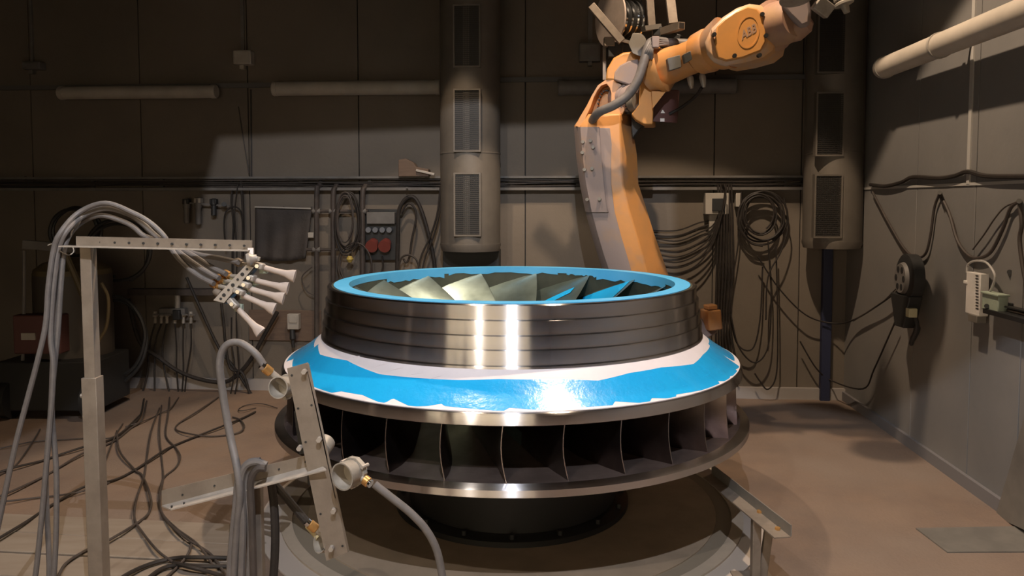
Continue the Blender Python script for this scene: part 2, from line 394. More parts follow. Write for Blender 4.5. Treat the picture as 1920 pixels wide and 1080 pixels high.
# crown (lower ring)
RC = R_of(452); zc1 = zfront(RC, 919); zc2 = zfront(RC, 936); RCi = R_of(434); zci = zfront(RCi, 907)
crowncurve = [(RCi, zci), (1.02, zci - .006), (.88, zci - .002), (.70, zci + .05), (.5, zci + .13), (.33, zci + .24), (.2, zci + .36), (.12, zci + .40)]
MB().lathe([(r, z) for r, z in crowncurve] + [(.0005, zci + .41), (.0005, .424), (.75, .424), (1.0, .44), (RC - .03, zc2 + .003), (RCi, zc2 + .01)], n=192).build('crown', bronze, rn)
MB().lathe([(RCi, zci), (RC - .008, zc1 + .002), (RC, zc1 - .003), (RC, zc2 + .004), (RC - .006, zc2), (RC - .05, zc2 + .001), (RCi, zc2 + .012)], n=192).build('crown_rim', steelp, rn)
# blades
def along(curve, t):
    L = [0]
    for i in range(len(curve) - 1): L.append(L[-1] + math.dist(curve[i], curve[i + 1]))
    x = t * L[-1]
    for i in range(len(curve) - 1):
        if x <= L[i + 1] + 1e-9:
            k = (x - L[i]) / (L[i + 1] - L[i]); return tuple(a + (b - a) * k for a, b in zip(curve[i], curve[i + 1]))
    return curve[-1]
bcv = [(1.125, zf3 + .004)] + bandcurve[1:-1] + [(RIN, ztop - .035)]
ccv = [(1.135, zci)] + crowncurve[1:-1]
WRAP = math.radians(57)
def bpos(phi0, t, s, off=0.0):
    rb, zb_ = along(bcv, t); rc, zc_ = along(ccv, t * .92)
    r = rc + (rb - rc) * s; z = zc_ + (zb_ - zc_) * s
    ph = phi0 - WRAP * (.1 * t + .9 * t ** 2.6) - .012 * math.sin(math.pi * s) * (1 - t) - .01 * (s - .5) * (1 - t) - .14 * (1 - s) * t * t
    ph += off / max(r, .15)
    return V((r * math.cos(ph), D + r * math.sin(ph), z))
def blade_mesh(t1):
    m = MB(); nt_, ns = 16, 7
    for side in (1, -1):
        for i in range(nt_ + 1):
            t = t1 * i / nt_; th = .0085 * min(1, .22 + 3 * t, .35 + 4 * (t1 - t) / t1)
            for j in range(ns + 1): m.v.append(bpos(0, t, -.02 + 1.04 * j / ns, side * th))
    K = (nt_ + 1) * (ns + 1)
    def ix(s, i, j): return s * K + i * (ns + 1) + j
    for i in range(nt_):
        for j in range(ns):
            m.f.append((ix(0, i, j), ix(0, i, j + 1), ix(0, i + 1, j + 1), ix(0, i + 1, j))); m.f.append((ix(1, i, j), ix(1, i + 1, j), ix(1, i + 1, j + 1), ix(1, i, j + 1)))
        for j in (0, ns): m.f.append((ix(0, i, j), ix(1, i, j), ix(1, i + 1, j), ix(0, i + 1, j)))
    for i in (0, nt_):
        for j in range(ns): m.f.append((ix(0, i, j), ix(0, i, j + 1), ix(1, i, j + 1), ix(1, i, j)))
    return m
ph0 = math.radians(-91.4)
edgem = mat('bright vane edge', (.55, .5, .48), .22, 1.0)
full = blade_mesh(1.0).build('blade', bladem, rn, smooth=50, origin=(0, D, .42))
full.data.materials.append(vanem); full.data.materials.append(edgem)
for p_ in full.data.polygons:
    c_ = p_.center
    if math.hypot(c_.x, c_.y) > .80 and c_.z + .42 < .80: p_.material_index = 1
split = blade_mesh(.55).build('splitter_blade', vanem, rn, smooth=50, origin=(0, D, .42)); split.data.materials.append(edgem)
for ob, ix_ in ((full, 2), (split, 1)):
    n_ = len(ob.data.polygons)
    for q_ in range(n_ - 14, n_ - 7): ob.data.polygons[q_].material_index = ix_
for k in range(30):
    src = full if k % 2 else split
    o = src if k < 2 else src.copy()
    if k >= 2: COL.objects.link(o); o.parent = rn
    o.rotation_euler = (0, 0, ph0 + 2 * math.pi * k / 30)
def blade_tape(k, quad, n=10):      # quad: (t,s) corners a,b,c,d; lies on the upper face
    m = MB(); ph = ph0 + 2 * math.pi * k / 30; a, b, c, d = quad
    for i in range(n + 1):
        for j in range(n + 1):
            x, y = i / n, j / n
            t = (a[0] * (1 - x) + b[0] * x) * (1 - y) + (d[0] * (1 - x) + c[0] * x) * y; s = (a[1] * (1 - x) + b[1] * x) * (1 - y) + (d[1] * (1 - x) + c[1] * x) * y
            m.v.append(bpos(ph, t, s, .013))
    for i in range(n):
        for j in range(n): m.f.append((i * (n + 1) + j, i * (n + 1) + j + 1, (i + 1) * (n + 1) + j + 1, (i + 1) * (n + 1) + j))
    return m.build('blade_tape', bluet, rn, smooth=60, label='blue tape stuck across a blade')
def k_for(deg):                      # full blade whose outlet tip is nearest to this world angle
    best = None
    for k in range(1, 30, 2):
        a = math.degrees(ph0 - WRAP) + 12 * k; dd = abs((a - deg + 180) % 360 - 180)
        if best is None or dd < best[0]: best = (dd, k)
    return best[1]
blade_tape(k_for(57), ((.97, .84), (.96, .76), (.80, .66), (.80, .75)))
blade_tape(k_for(33), ((.99, .985), (.99, .3), (.72, .3), (.78, .97)))
blade_tape(k_for(9), ((.97, .93), (.97, .5), (.80, .5), (.80, .93)))
# ------------------------------------------------------------------ industrial robot
rb = thing('industrial_robot', 'dusty orange industrial robot arm standing behind the turbine runner', 'robot', (1.15, 5.62, 0))
MB().lathe([(.0005, 0), (.34, 0), (.34, .05), (.27, .07), (.25, .35), (.29, .40), (.29, .46), (.0005, .46)], c=(1.15, 5.62), n=40).build('base', orange, rb)
MB().box((1.15, 5.62, .62), (.42, .42, .34)).build('turret', orange, rb, bevel=.04)
lv = [  # y, L, M, Fr, R in pixels
    (214, 1092, 1130, 1163, 1182), (236, 1077, 1125, 1163, 1186), (290, 1081, 1128, 1165, 1194), (345, 1088, 1133, 1168, 1197), (395, 1098, 1140, 1180, 1213), (440, 1110, 1150, 1194, 1227), (480, 1122, 1162, 1205, 1241), (515, 1134, 1172, 1214, 1253), (580, 1150, 1185, 1232, 1275), (650, 1158, 1195, 1240, 1290), (720, 1165, 1200, 1240, 1290)]
secs = []
for (y, l, m_, f_, r_) in lv:
    secs.append([at(l, y, 5.26), at(l + 12, y, 5.16), at(m_, y, 5.10), at(f_, y, 5.08), at(r_, y, 5.24), at(r_ - 4, y, 5.46), at(l + 14, y, 5.46)])
MB().loft(secs).build('lower_arm', orange, rb, bevel=.008, smooth=30)
# dust-covered casting plates on the left face of the lower arm
def lvi(y):
    for a_, b_ in zip(lv, lv[1:]):
        if a_[0] <= y <= b_[0]:
            t = (y - a_[0]) / (b_[0] - a_[0]); return [p_ + (q_ - p_) * t for p_, q_ in zip(a_, b_)][1:4]
def face_plate(rows, th, name, m_, par, **k):
    S_ = []
    for (y, xr) in rows:
        l, mm, ff = lvi(y); xs_ = [(l - 1, 5.262 - th), (l + 11, 5.155 - th), (min(mm, xr), 5.10 - th), (xr, 5.095 - th)]
        S_.append([at(x, y, Y) for x, Y in xs_] + [at(x, y, Y + .03 + th) for x, Y in reversed(xs_)])
    return MB().loft(S_).build(name, m_, par, bevel=.002, **k)
face_plate(((240, 1150), (290, 1146), (345, 1146), (395, 1152), (440, 1164), (480, 1176), (515, 1186), (560, 1196)), .006, 'side_casting', dusty, rb)
pt = face_plate(((238, 1124), (290, 1127), (345, 1132), (388, 1138), (398, 1141)), .018, 'side_plate', dusty, rb)
for (x, y) in ((1094, 266), (1108, 264), (1093, 286), (1113, 276), (1097, 318), (1111, 316), (1102, 374), (1125, 373)):
    l, mm, ff = lvi(y); c = at(x, y, 5.155 - .018 - .06 * (x - l - 11) / (mm - l - 11)); MB().cyl(c + V((.0, .012, 0)), c - V((.006, .014, 0)), pxm(3.6, 5.1), n=6).build('bolt', platem, pt)
# hollow joint housing at the top of the lower arm
O = [(1078, 236), (1088, 218), (1100, 198), (1110, 178), (1121, 160), (1135, 150), (1150, 150), (1164, 158), (1172, 176), (1174, 198), (1168, 214), (1150, 224), (1134, 232), (1122, 238), (1113, 245), (1097, 242)]
I = [(1094, 232), (1100, 216), (1108, 200), (1113, 184), (1120, 170), (1128, 160), (1137, 157), (1143, 164), (1146, 175), (1146, 190), (1141, 202), (1132, 212), (1124, 220), (1117, 228), (1110, 238), (1100, 240)]
def hp(P, k=0.0): return [at(x, y, 5.18 - (x - 1078) * .0008 + k) for x, y in P]
jo = V((.03, .13, 0))
MB().ring(hp(O), hp(I), jo).build('joint_housing', orange, rb, bevel=.004)
hb_ = MB().prism([p + jo for p in hp(O)], V((.01, .05, 0))).build('housing_back', orangec, rb)
for i in range(22):
    t = 2 * math.pi * i / 22; x = 1130 + 13 * math.cos(t) - 3 * math.sin(t); y = 190 + 26 * math.sin(t)
    c = at(x, y, 5.10) + jo * .92; MB().cyl(c, c + jo * .3, pxm(1.7, 5.1), n=6).build('bolt', black, hb_)
# drum of axis three
A = at(1160, 184, 5.24); B = at(1186, 180, 5.04)
MB().turned(A, B + V((.02, .05, 0)), [(0, .09), (.3, .095), (.7, .095), (.72, .085), (1, .085)], 32).build('joint_drum', dusty, rb)
A = at(1184, 194, 5.06); B = at(1196, 191, 5.02)
rg = MB().turned(A, B, [(0, .055), (.1, .06), (1, .06)], 32).build('gear_ring', platem, rb)
aa, bb, dd = frame(B - A)
for i in range(16):
    t = 2 * math.pi * i / 16; c = A + (aa * math.cos(t) + bb * math.sin(t)) * .05; MB().cyl(c - dd * .012, c, .008, n=6).build('bolt', black, rg)
# elbow casting
E1 = [(1135, 150), (1138, 128), (1150, 108), (1168, 98), (1186, 96), (1200, 88), (1222, 82), (1240, 88), (1250, 110), (1252, 140), (1246, 165), (1224, 172), (1224, 215), (1226, 232), (1200, 232), (1186, 222), (1190, 190), (1178, 165), (1160, 152)]
MB().prism([at(x, y, 5.12) for x, y in E1], V((.07, .30, 0))).build('elbow_casting', orangec, rb, bevel=.014)
E2 = [(1150, 150), (1152, 135), (1162, 122), (1178, 114), (1196, 110), (1200, 150), (1180, 160)]
MB().prism([at(x, y, 5.08) for x, y in E2], V((.02, .06, 0))).build('elbow_cover', dusty, rb, bevel=.01)
MB().prism([at(x, y, 4.99) for x, y in ((1200, 152), (1227, 152), (1225, 205), (1224, 233), (1208, 233), (1192, 224), (1184, 214), (1198, 196))], V((.02, .13, 0))).build('counter_block', orangec, rb, bevel=.006)
MB().prism([at(x, y, 4.95) for x, y in ((1222, 171), (1249, 171), (1224, 203))], V((.0, .03, 0))).build('gusset', orangec, rb)
MB().prism([at(x, y, 5.10) for x, y in ((1224, 168), (1262, 168), (1258, 230), (1222, 228))], V((.05, .03, 0))).build('red_plate', darkred, rb, bevel=.003)
for (x, y) in ((1243, 209), (1242, 225)):
    MB().prism([at(x - 4, y + 3, 5.095), at(x + 4, y + 3, 5.095), at(x + (0 if y < 215 else 4), y - 3, 5.095), at(x - (1 if y < 215 else 4), y - 3, 5.095)], V((0, .006, 0))).build('sticker', white, rb)
MB().prism([at(x, y, 5.12) for x, y in ((1184, 214), (1205, 222), (1206, 236), (1196, 246), (1186, 260), (1184, 240))], V((.03, .12, 0))).build('motor_plug', black, rb, bevel=.006)
# forearm
fa = [(1222, 136, 5.02, 38), (1232, 132, 4.99, 39), (1236, 130, 4.98, 44), (1243, 128, 4.97, 44), (1245, 127, 4.965, 38), (1250, 125, 4.95, 34), (1285, 112, 4.83, 31), (1308, 103, 4.75, 31)]
P = [at(x, y, Y) for x, y, Y, r in fa]; R_ = [pxm(r, Y) for x, y, Y, r in fa]
MB().tube(P, R_, 32).build('forearm_tube', orange, rb)
fb = [(1308, 103, 4.75, 34), (1312, 101, 4.74, 38), (1330, 94, 4.68, 41), (1334, 92, 4.67, 38), (1345, 88, 4.64, 44), (1362, 80, 4.6, 50)]
P = [at(x, y, Y) for x, y, Y, r in fb]; R_ = [pxm(r, Y) for x, y, Y, r in fb]
MB().tube(P, R_, 32).build('wrist_collar', orange, rb)
for (qx, qy, w_, h_) in ((1264, 118, 26, 27), (1289, 107, 16, 20)):
    c = at(qx, qy, 4.70); 
    dY = -(qx - 1264) * .0034; q = [at(qx - w_ / 2, qy - h_ / 2 + 5, 4.735 + dY), at(qx + w_ / 2 - 2, qy - h_ / 2 - 2, 4.70 + dY), at(qx + w_ / 2 + 1, qy + h_ / 2 - 6, 4.705 + dY), at(qx - w_ / 2 + 4, qy + h_ / 2 + 1, 4.74 + dY)]
    MB().prism(q, V((0, .05, 0))).build('inspection_cover', platem, rb, bevel=.003)
hs = [(1318, 78), (1330, 52), (1352, 30), (1378, 13), (1402, 5), (1424, 8), (1440, 22), (1450, 45), (1452, 68), (1446, 92), (1428, 106), (1392, 116), (1356, 122), (1334, 118), (1322, 100)]
MB().prism([at(x, y, 4.50) for x, y in hs], V((.16, .24, 0))).build('wrist_housing', mat('scuffed wrist paint', (.56, .40, .30), .35, c2=(.72, .36, .10), scale=6, coat=.3), rb, bevel=.03, smooth=50)
cv = [(1344, 50), (1358, 36), (1378, 22), (1402, 12), (1420, 16), (1431, 32), (1436, 56), (1436, 78), (1427, 95), (1394, 108), (1362, 114), (1345, 108), (1340, 80)]
cvr = MB().prism([at(x, y, 4.475) for x, y in cv], V((.01, .05, 0))).build('wrist_cover', orangec, rb, bevel=.008)
O = []; I = []
for i in range(28):
    t = 2 * math.pi * i / 28; O.append(at(1403 + 21 * math.cos(t) - 3 * math.sin(t), 60 + 31 * math.sin(t), 4.472)); I.append(at(1403 + 18.5 * math.cos(t) - 3 * math.sin(t), 60 + 28 * math.sin(t), 4.472))
MB().ring(O, I, V((0, .01, 0))).build('raised_ring', orangec, cvr)
for (x, y) in ((1340, 64), (1378, 104), (1437, 66), (1430, 26), (1425, 103)):
    c = at(x, y, 4.46); MB().cyl(c, c + V((0, .03, 0)), pxm(4, 4.46), n=8).build('bolt', darksteel, rb)
# lettering on the cover
tcv = bpy.data.curves.new('lettering', 'FONT'); tcv.body = 'ABB'; tcv.size = 1.0; tcv.extrude = .02; tcv.offset = .02; tcv.align_x = 'CENTER'; tcv.align_y = 'CENTER'
to = bpy.data.objects.new('tmp', tcv); COL.objects.link(to); bpy.context.view_layer.update()
me = bpy.data.meshes.new_from_object(to.evaluated_get(bpy.context.evaluated_depsgraph_get())); bpy.data.objects.remove(to)
xs = [v.co.x for v in me.vertices]; ys = [v.co.y for v in me.vertices]; cx, cy = (max(xs) + min(xs)) / 2, (max(ys) + min(ys)) / 2; sx, sy = max(xs) - min(xs), max(ys) - min(ys)
c0 = at(1404, 59, 4.4735); ax = (at(1404 + 14, 59 - 8, 4.4735) - c0); ay = (at(1404 - 1, 59 - 10, 4.4735) - c0)
mb = MB(); mb.add([c0 + ax * (2 * (v.co.x - cx) / sx) + ay * (2 * (v.co.y - cy) / sy) * .85 + V((0, -v.co.z * .05, 0)) for v in me.vertices], [tuple(p.vertices) for p in me.polygons])
mb.build('lettering', embossm, cvr, smooth=0)
# wrist beyond the housing
MB().turned(at(1440, 52, 4.62), at(1492, 34, 4.42), [(0, .14), (.25, .15), (.3, .13), (.8, .125), (1, .10)], 28).build('wrist_joint', dustr, rb)
MB().prism([at(x, y, 4.36) for x, y in ((1462, -30), (1478, -40), (1510, -38), (1522, 20), (1520, 45), (1502, 52), (1480, 30), (1466, 12))], V((.05, .16, 0))).build('wrist_fork', dusty, rb, bevel=.02)
MB().turned(at(1476, 66, 4.50), at(1520, 36, 4.42), [(0, .05), (.3, .07), (.8, .06), (1, .03)], 20).build('lower_boss', dustr, rb)
MB().turned(at(1490, -26, 4.24), at(1494, -2, 4.22), [(0, .085), (.85, .082), (.87, .09), (1, .09)], 32).build('tool_flange', castm, rb)
MB().box(at(1543, 14, 4.25), (.10, .07, .075), V((1, .2, -.62)), V((.1, 1, .2))).build('tool_block', castm, rb, bevel=.005)
MB().beam(at(1500, -8, 4.25), at(1585, -2, 4.25), .03, .03).build('tool_bar', darksteel, rb)
MB().turned(at(1572, -26, 4.22), at(1588, 24, 4.2), [(0, .045), (.5, .045), (.52, .03), (.62, .05), (.7, .05), (.72, .022), (1, .016)], 20).build('spray_gun_tip', castm, rb)
# hoses carried by the robot
MB().tube(catmull([at(1300, 82, 4.9), at(1258, 80, 4.92), at(1224, 78, 4.9), at(1214, 92, 4.86), at(1206, 120, 4.84), at(1196, 150, 4.84), at(1178, 178, 4.86), at(1150, 198, 4.9), at(1124, 210, 4.98), at(1112, 224, 5.12), at(1108, 236, 5.28)], 8), pxm(8.5, 4.9), 12).build('cable_sleeve', hoseg, rb)
for i in range(4):
    MB().tube(catmull([at(1290 - i * 3, 78 + i * 2, 4.9), at(1250, 74 + i * 3, 4.9), at(1226, 76 + i * 4, 4.87), at(1214 + i * 3, 92 + i, 4.82), at(1207 + i * 5, 108 + i, 4.84)], 6), pxm(2.4, 4.9), 6).build('signal_cable', hoseg, rb)
MB().box(at(1228, 80, 4.85), (.045, .06, .07)).build('cable_clamp', dusty, rb, bevel=.005)
for (x, y) in ((1293, 152), (1316, 150)):
    MB().turned(at(x, y - 14, 4.9), at(x + 4, y + 14, 4.9), [(0, .012), (.3, .022), (.7, .018), (1, .01)], 10).build('connector', zinc, rb)
MB().tube(catmull([at(1316, 164, 4.9), at(1305, 180, 4.95), at(1280, 200, 5.05), at(1255, 214, 5.1)], 6), pxm(3, 5), 7).build('signal_cable', hoseb, rb)
MB().prism([at(x, y, 5.05) for x, y in ((1186, 62), (1200, 62), (1212, 74), (1222, 96), (1205, 108), (1186, 100), (1178, 82))], V((.02, .03, 0))).build('hose_bracket', platem, rb, bevel=.003)
mbx = at(1335, 592, 5.35)
MB().box(at(1333, 598, 5.35), (.10, .14, .14), V((1, .2, .1)), V((-.2, 1, 0))).build('axis_motor', orange, rb, bevel=.01)
MB().box(at(1332, 575, 5.33), (.07, .08, .03), V((1, .2, .1)), V((-.2, 1, 0))).build('motor_cap', orange, rb, bevel=.006)
MB().beam(at(1280, 640, 5.5), at(1330, 610, 5.4), .16, .14).build('motor_housing', dusty, rb, bevel=.01)
# wire reel over the robot
wrl = thing('wire_reel', 'wire reel with pale flange and chrome drum above the robot elbow', 'reel', at(1150, 90, 5.3))
RC0 = at(1150, 35, 5.30); rax = V((1, .45, .05)).normalized()
MB().turned(RC0 - rax * .03, RC0 - rax * .018, [(0, .19), (1, .19)], 40).build('flange', cer, wrl)
MB().turned(RC0 + rax * .13, RC0 + rax * .14, [(0, .17), (1, .17)], 40).build('flange', chrome, wrl, label='chrome flange')
dr = MB().turned(RC0 - rax * .02, RC0 + rax * .13, [(0, .11), (1, .11)], 32).build('drum', chrome, wrl)
for k in range(3):
    c = RC0 + rax * (.012 + .045 * k); MB().turned(c, c + rax * .012, [(0, .125), (1, .125)], 28).build('drum_band', darksteel, dr)
fa_, fb_, _ = frame(rax)
MB().beam(at(1108, 10, 5.14), at(1166, 78, 5.14), .05, .035, V((0, 1, 0))).build('strap', galv, wrl, bevel=.003)
MB().box(at(1142, 79, 5.2), (.07, .05, .06)).build('foot', galv, wrl, bevel=.004)
MB().beam(at(1138, 96, 5.24), at(1166, 96, 5.24), .12, .10).build('bearing_block', black, wrl, bevel=.006)
MB().beam(at(1133, 88, 5.25), at(1133, 150, 5.25), .022, .022).build('mast', galv, wrl)
MB().beam(at(1158, 74, 5.2), at(1185, 80, 5.15), .025, .02).build('tie_bar', galv, wrl)
# bracket frame of square tube
bf = thing('tool_bracket', 'bracket of square steel tube rising above the robot forearm', 'bracket', at(1240, 70, 5.0))
MB().beam(at(1222, 50, 5.0), at(1216, -40, 5.0), .045, .03, V((0, 1, 0))).build('upright', galv, bf)
MB().beam(at(1262, 44, 4.9), at(1252, -40, 4.95), .055, .03, V((0, 1, 0))).build('upright', galv, bf)
MB().beam(at(1236, 62, 5.02), at(1278, 48, 4.78), .045, .045).build('cross_tube', galv, bf)
MB().beam(at(1278, 48, 4.779), at(1278.6, 47.8, 4.776), .033, .033).build('tube_opening', black, bf)
MB().beam(at(1206, 54, 4.95), at(1236, 50, 5.0), .05, .03).build('cross_plate', platem, bf)
MB().box(at(1232, 60, 5.0), (.06, .06, .06)).build('clamp', black, bf, bevel=.005)
MB().beam(at(1238, 66, 5.0), at(1276, 76, 4.95), .07, .06).build('dark_arm', black, bf, bevel=.005)
# ------------------------------------------------------------------ extraction ducts
def make_duct(px0, px1, yb, yt, ct, off, label, inserts, gl, gr):
    c0_ = bw((px0 + px1) / 2, 300, off); hw = (bw(px1, 300, off) - bw(px0, 300, off)).length / 2
    z0 = bw((px0 + px1) / 2, yb, off + hw).z; c0_.z = z0
    t = thing('extraction_duct', label, 'duct', (c0_.x, c0_.y, z0), 'perforated extraction ducts on the back wall')
    n = 40; m = MB(); ring0 = []
    prof = []
    for k in range(n):
        a = 2 * math.pi * k / n; prof.append((math.cos(a) * hw, math.sin(a) * hw))
    # flattened front where the inserts sit
    m.loft([[V((c0_.x, c0_.y, z)) + EX * x + ER * y for x, y in prof] for z in (z0, z0 + .02, CH)])
    m.build('shell', duct, t, smooth=30)
    MB().loft([[V((c0_.x, c0_.y, z)) + EX * x * s + ER * y * s for x, y in prof] for z, s in ((z0 - .03, .96), (z0 + .012, 1.015), (z0 + .03, 1.015))]).build('end_cap', duct, t)
    for (ya, yb2) in inserts:
        fo = off + hw * .94
        za = bw((gl + gr) / 2, yb2, fo).z; zb2 = bw((gl + gr) / 2, ya, fo).z
        u0 = (bw(gl, 300, fo) - BW0).dot(EX); u1 = (bw(gr, 300, fo) - BW0).dot(EX)
        # flat dark tray with frame and perforated strips
        fr = MB()
        def rbox(ua, ub, va, vb, zc, zd, mb): mb.box(BW0 + EX * ((ua + ub) / 2) - ER * ((va + vb) / 2) + V((0, 0, (zc + zd) / 2)), (ub - ua, vb - va, zd - zc), EX, ER)
        vf = off + hw + .004
        fw = .012
        rbox(u0 - fw, u0, vf - .05, vf + .006, za - fw, zb2 + fw, fr); rbox(u1, u1 + fw, vf - .05, vf + .006, za - fw, zb2 + fw, fr)
        rbox(u0, u1, vf - .05, vf + .006, za - fw, za, fr); rbox(u0, u1, vf - .05, vf + .006, zb2, zb2 + fw, fr)
        frm = fr.build('grille_frame', duct, t)
        g2 = MB(); rbox(u0, u1, vf - .02, vf - .006, za, zb2, g2); g2.build('grille_back', ductd, frm)
        ns = 30; g3 = MB()
        for i in range(ns):
            zz = za + (zb2 - za) * (i + .5) / ns; rbox(u0, u1, vf - .004, vf - .001, zz - .0035, zz + .0035, g3)
        for i in range(14):
            uu = u0 + (u1 - u0) * (i + .5) / 14; rbox(uu - .0022, uu + .0022, vf - .006, vf - .003, za, zb2, g3)
        go = g3.build('perforated_mesh', mat('grille metal', (.045, .04, .035), .5, .4), frm, smooth=0); go['kind'] = 'stuff'
    for yb3 in (285, 465):
        z = bw((px0 + px1) / 2, yb3, off + hw).z
        if z > z0 + .1: MB().loft([[V((c0_.x, c0_.y, zz)) + EX * x * s + ER * y * s for x, y in prof] for zz, s in ((z - .006, 1.0), (z - .004, 1.012), (z + .004, 1.012), (z + .006, 1.0))], caps=False).build('seam', duct, t)
    return t
make_duct(826, 938, 466, 0, 0, .26, 'lit round perforated extraction duct left of the orange robot', [(12, 124), (170, 282), (327, 440), (-150, -35)], 854, 899)
make_duct(1509, 1617, 460, 0, 0, .26, 'dim round perforated extraction duct in the right back corner', [(20, 135), (176, 290), (330, 443), (-150, -30)], 1530, 1577)
# stands under the ducts
dst = MB(); 
def bbox(px0, py0, px1, py1, off, dep, m, name, parent=None, bevel=.004, **k):
    a = bw(px0, py0, off + dep); b = bw(px1, py1, off + dep); c = (a + b) / 2 + ER * dep / 2
    return MB().box(c, (abs((b - a).dot(EX)), dep, abs(b.z - a.z)), EX, ER).build(name, m, parent, bevel=bevel, **k)
tag(bbox(830, 468, 936, 545, .02, .16, black, 'fan_box'), 'black box on the wall under the lit duct', 'box')
tag(bbox(1545, 462, 1556, 760, .03, .05, mat('dark blue pipe paint', (.02, .025, .06), .6), 'downpipe'), 'dark blue downpipe under the corner duct', 'pipe')
# ------------------------------------------------------------------ wall tray with cables
tr = thing('cable_tray', 'long dark cable tray running along the back wall', 'cable tray', bw(960, 345, .1))
for (ya, yb_) in ((331, 335), (352, 357)):
    a = bw(-300, ya, .03); b = bw(1590, ya, .03); za = bw(700, ya, .03).z; zb3 = bw(700, yb_, .03).z
    slab((a - BW0).dot(EX), UR - .05, -.09, -.02, zb3, za).build('rail', boxg, tr)
for px in range(40, 1600, 130):
    bbox(px, 331, px + 6, 357, .015, .03, boxg, 'tray_bracket', tr, bevel=0)
for i in range(5):
    z = bw(700, 337 + i * 3.6, .06).z; pts = [room(UL + .1 + k * .35, -.065 - .01 * (i % 2), z + random.uniform(-.008, .008)) for k in range(22)]
    pts = [p for p in pts if (p - BW0).dot(EX) < UR - .05]
    cable(pts, .008, hoseb if i % 2 else hosef, 'black cable laid in the wall tray, %s of the five' % ('topmost', 'second from the top', 'middle', 'second from the bottom', 'lowest')[i], group='cables in the wall tray', n=5, sm=2)
# ------------------------------------------------------------------ strip lights
def strip(px0, px1, y0, y1, label, m=tubem):
    t = thing('strip_light', label, 'light fitting', bw((px0 + px1) / 2, (y0 + y1) / 2, .1), 'strip lights on the back wall')
    a = bw(px0, (y0 + y1) / 2, .12); b = bw(px1, (y0 + y1) / 2, .12); b.z = a.z; r = pxm((y1 - y0) / 2, 6.2)
    d = (b - a).normalized()
    MB().turned(a + d * .03, b - d * .03, [(0, r), (1, r)], 20).build('diffuser', m, t)
    for p, s in ((a, 1), (b, -1)): MB().turned(p, p + d * s * .04, [(0, r * .96), (.2, r * 1.06), (1, r * 1.06)], 20).build('end_cap', m, t)
    for k in (.2, .8): MB().beam(lerp(a, b, k), lerp(a, b, k) + ER * .115, .03, .03).build('wall_clip', boxg, t)
strip(112, 406, 162, 187, 'unlit strip light at the far left of the back wall')
strip(512, 826, 153, 180, 'unlit strip light left of the lit duct')
strip(1046, 1380, 150, 178, 'dark strip light behind the robot arm', boxg)
cdt = MB(); 
for (a, b, y) in ((-200, 826, 158), (938, 1509, 153)):
    za = bw(700, y, .02).z; ua = max(UL + .02, (bw(a, y, .02) - BW0).dot(EX)); ub = (bw(b, y, .02) - BW0).dot(EX); slab(ua, ub, -.045, -.012, za - .018, za + .018, cdt)
tag(cdt.build('conduit', mat('dim conduit', (.10, .095, .09), .7)), 'flat dark conduit on the back wall at strip light height', 'conduit')
# small lamps / speakers up on the wall
def small_box(px, py, wd, ht, label, m):
    t = thing('junction_box', label, 'box', bw(px, py, .08))
    bbox(px - wd / 2, py - ht / 2, px + wd / 2, py + ht / 2, .015, .09, m, 'housing', t, bevel=.008)
    bbox(px - wd / 2 + 3, py - ht / 2 + 3, px + wd / 2 - 3, py + ht / 2 - 3, .105, .006, m, 'lid', t)
    bbox(px - 3, 0, px + 5, py - ht / 2, .012, .02, boxg, 'conduit', t, bevel=0)
    bbox(px - 4, py + ht / 2, px + 4, py + ht / 2 + 9, .03, .04, m, 'cable_gland', t, bevel=0)
small_box(453, 107, 34, 26, 'small pale junction box high on the wall left of the strip light gap', tubem)
small_box(1106, 97, 40, 34, 'dark junction box on the wall left of the wire reel', boxg)
small_box(57, 122, 34, 14, 'dim junction box high in the dark left corner', boxg)
cable([bw(447, 200, .02), bw(456, 260, .03), bw(467, 325, .06)], .004, hosef, 'thin cord hanging down the wall to the tray, left one', n=5)
cable([bw(470, 168, .02), bw(471, 240, .02), bw(471, 332, .04)], .006, hoseb, 'straight dark cable down the panel joint to the tray', n=5)
# small grinder-like tool on the tray
gt = thing('hand_tool', 'brown machine cover with shiny tool resting on the cable tray', 'tool', bw(770, 331, .1))
MB().prism([bw(x, y, .14) for x, y in ((747, 331), (747, 300), (760, 297), (775, 305), (780, 313), (803, 317), (804, 331))], ER * .1).build('cover', plym, gt, bevel=.004)
MB().beam(bw(780, 319, .15), bw(815, 327, .15), .02, .02).build('handle', zinc, gt, bevel=.003)
# ------------------------------------------------------------------ fixtures on the back wall, left
# filter units
fu = thing('filter_regulator', 'air filter and regulator set on the wall left of the apron', 'air filter', bw(380, 385, .08))
MB().beam(bw(345, 380, .08), bw(430, 386, .08), .012, .012).build('air_pipe', boxg, fu)
for (x, y0, y1, w_) in ((350, 372, 420, 12), (372, 370, 422, 12), (401, 372, 405, 14)):
    b_ = MB().turned(bw(x, y0, .08), bw(x, y1, .08), [(0, .012), (.05, .026), (.35, .028), (.4, .022), (.95, .022), (1, .012)], 16).build('filter_bowl', boxg if x != 401 else black, fu)
    MB().box(bw(x, y0 + 6, .08), (.055, .05, .04), EX, ER).build('cap', tubem if x == 372 else black, b_, bevel=.004)
MB().cyl(bw(420, 383, .06), bw(420, 383, .12), .02, n=12).build('gauge', black, fu)
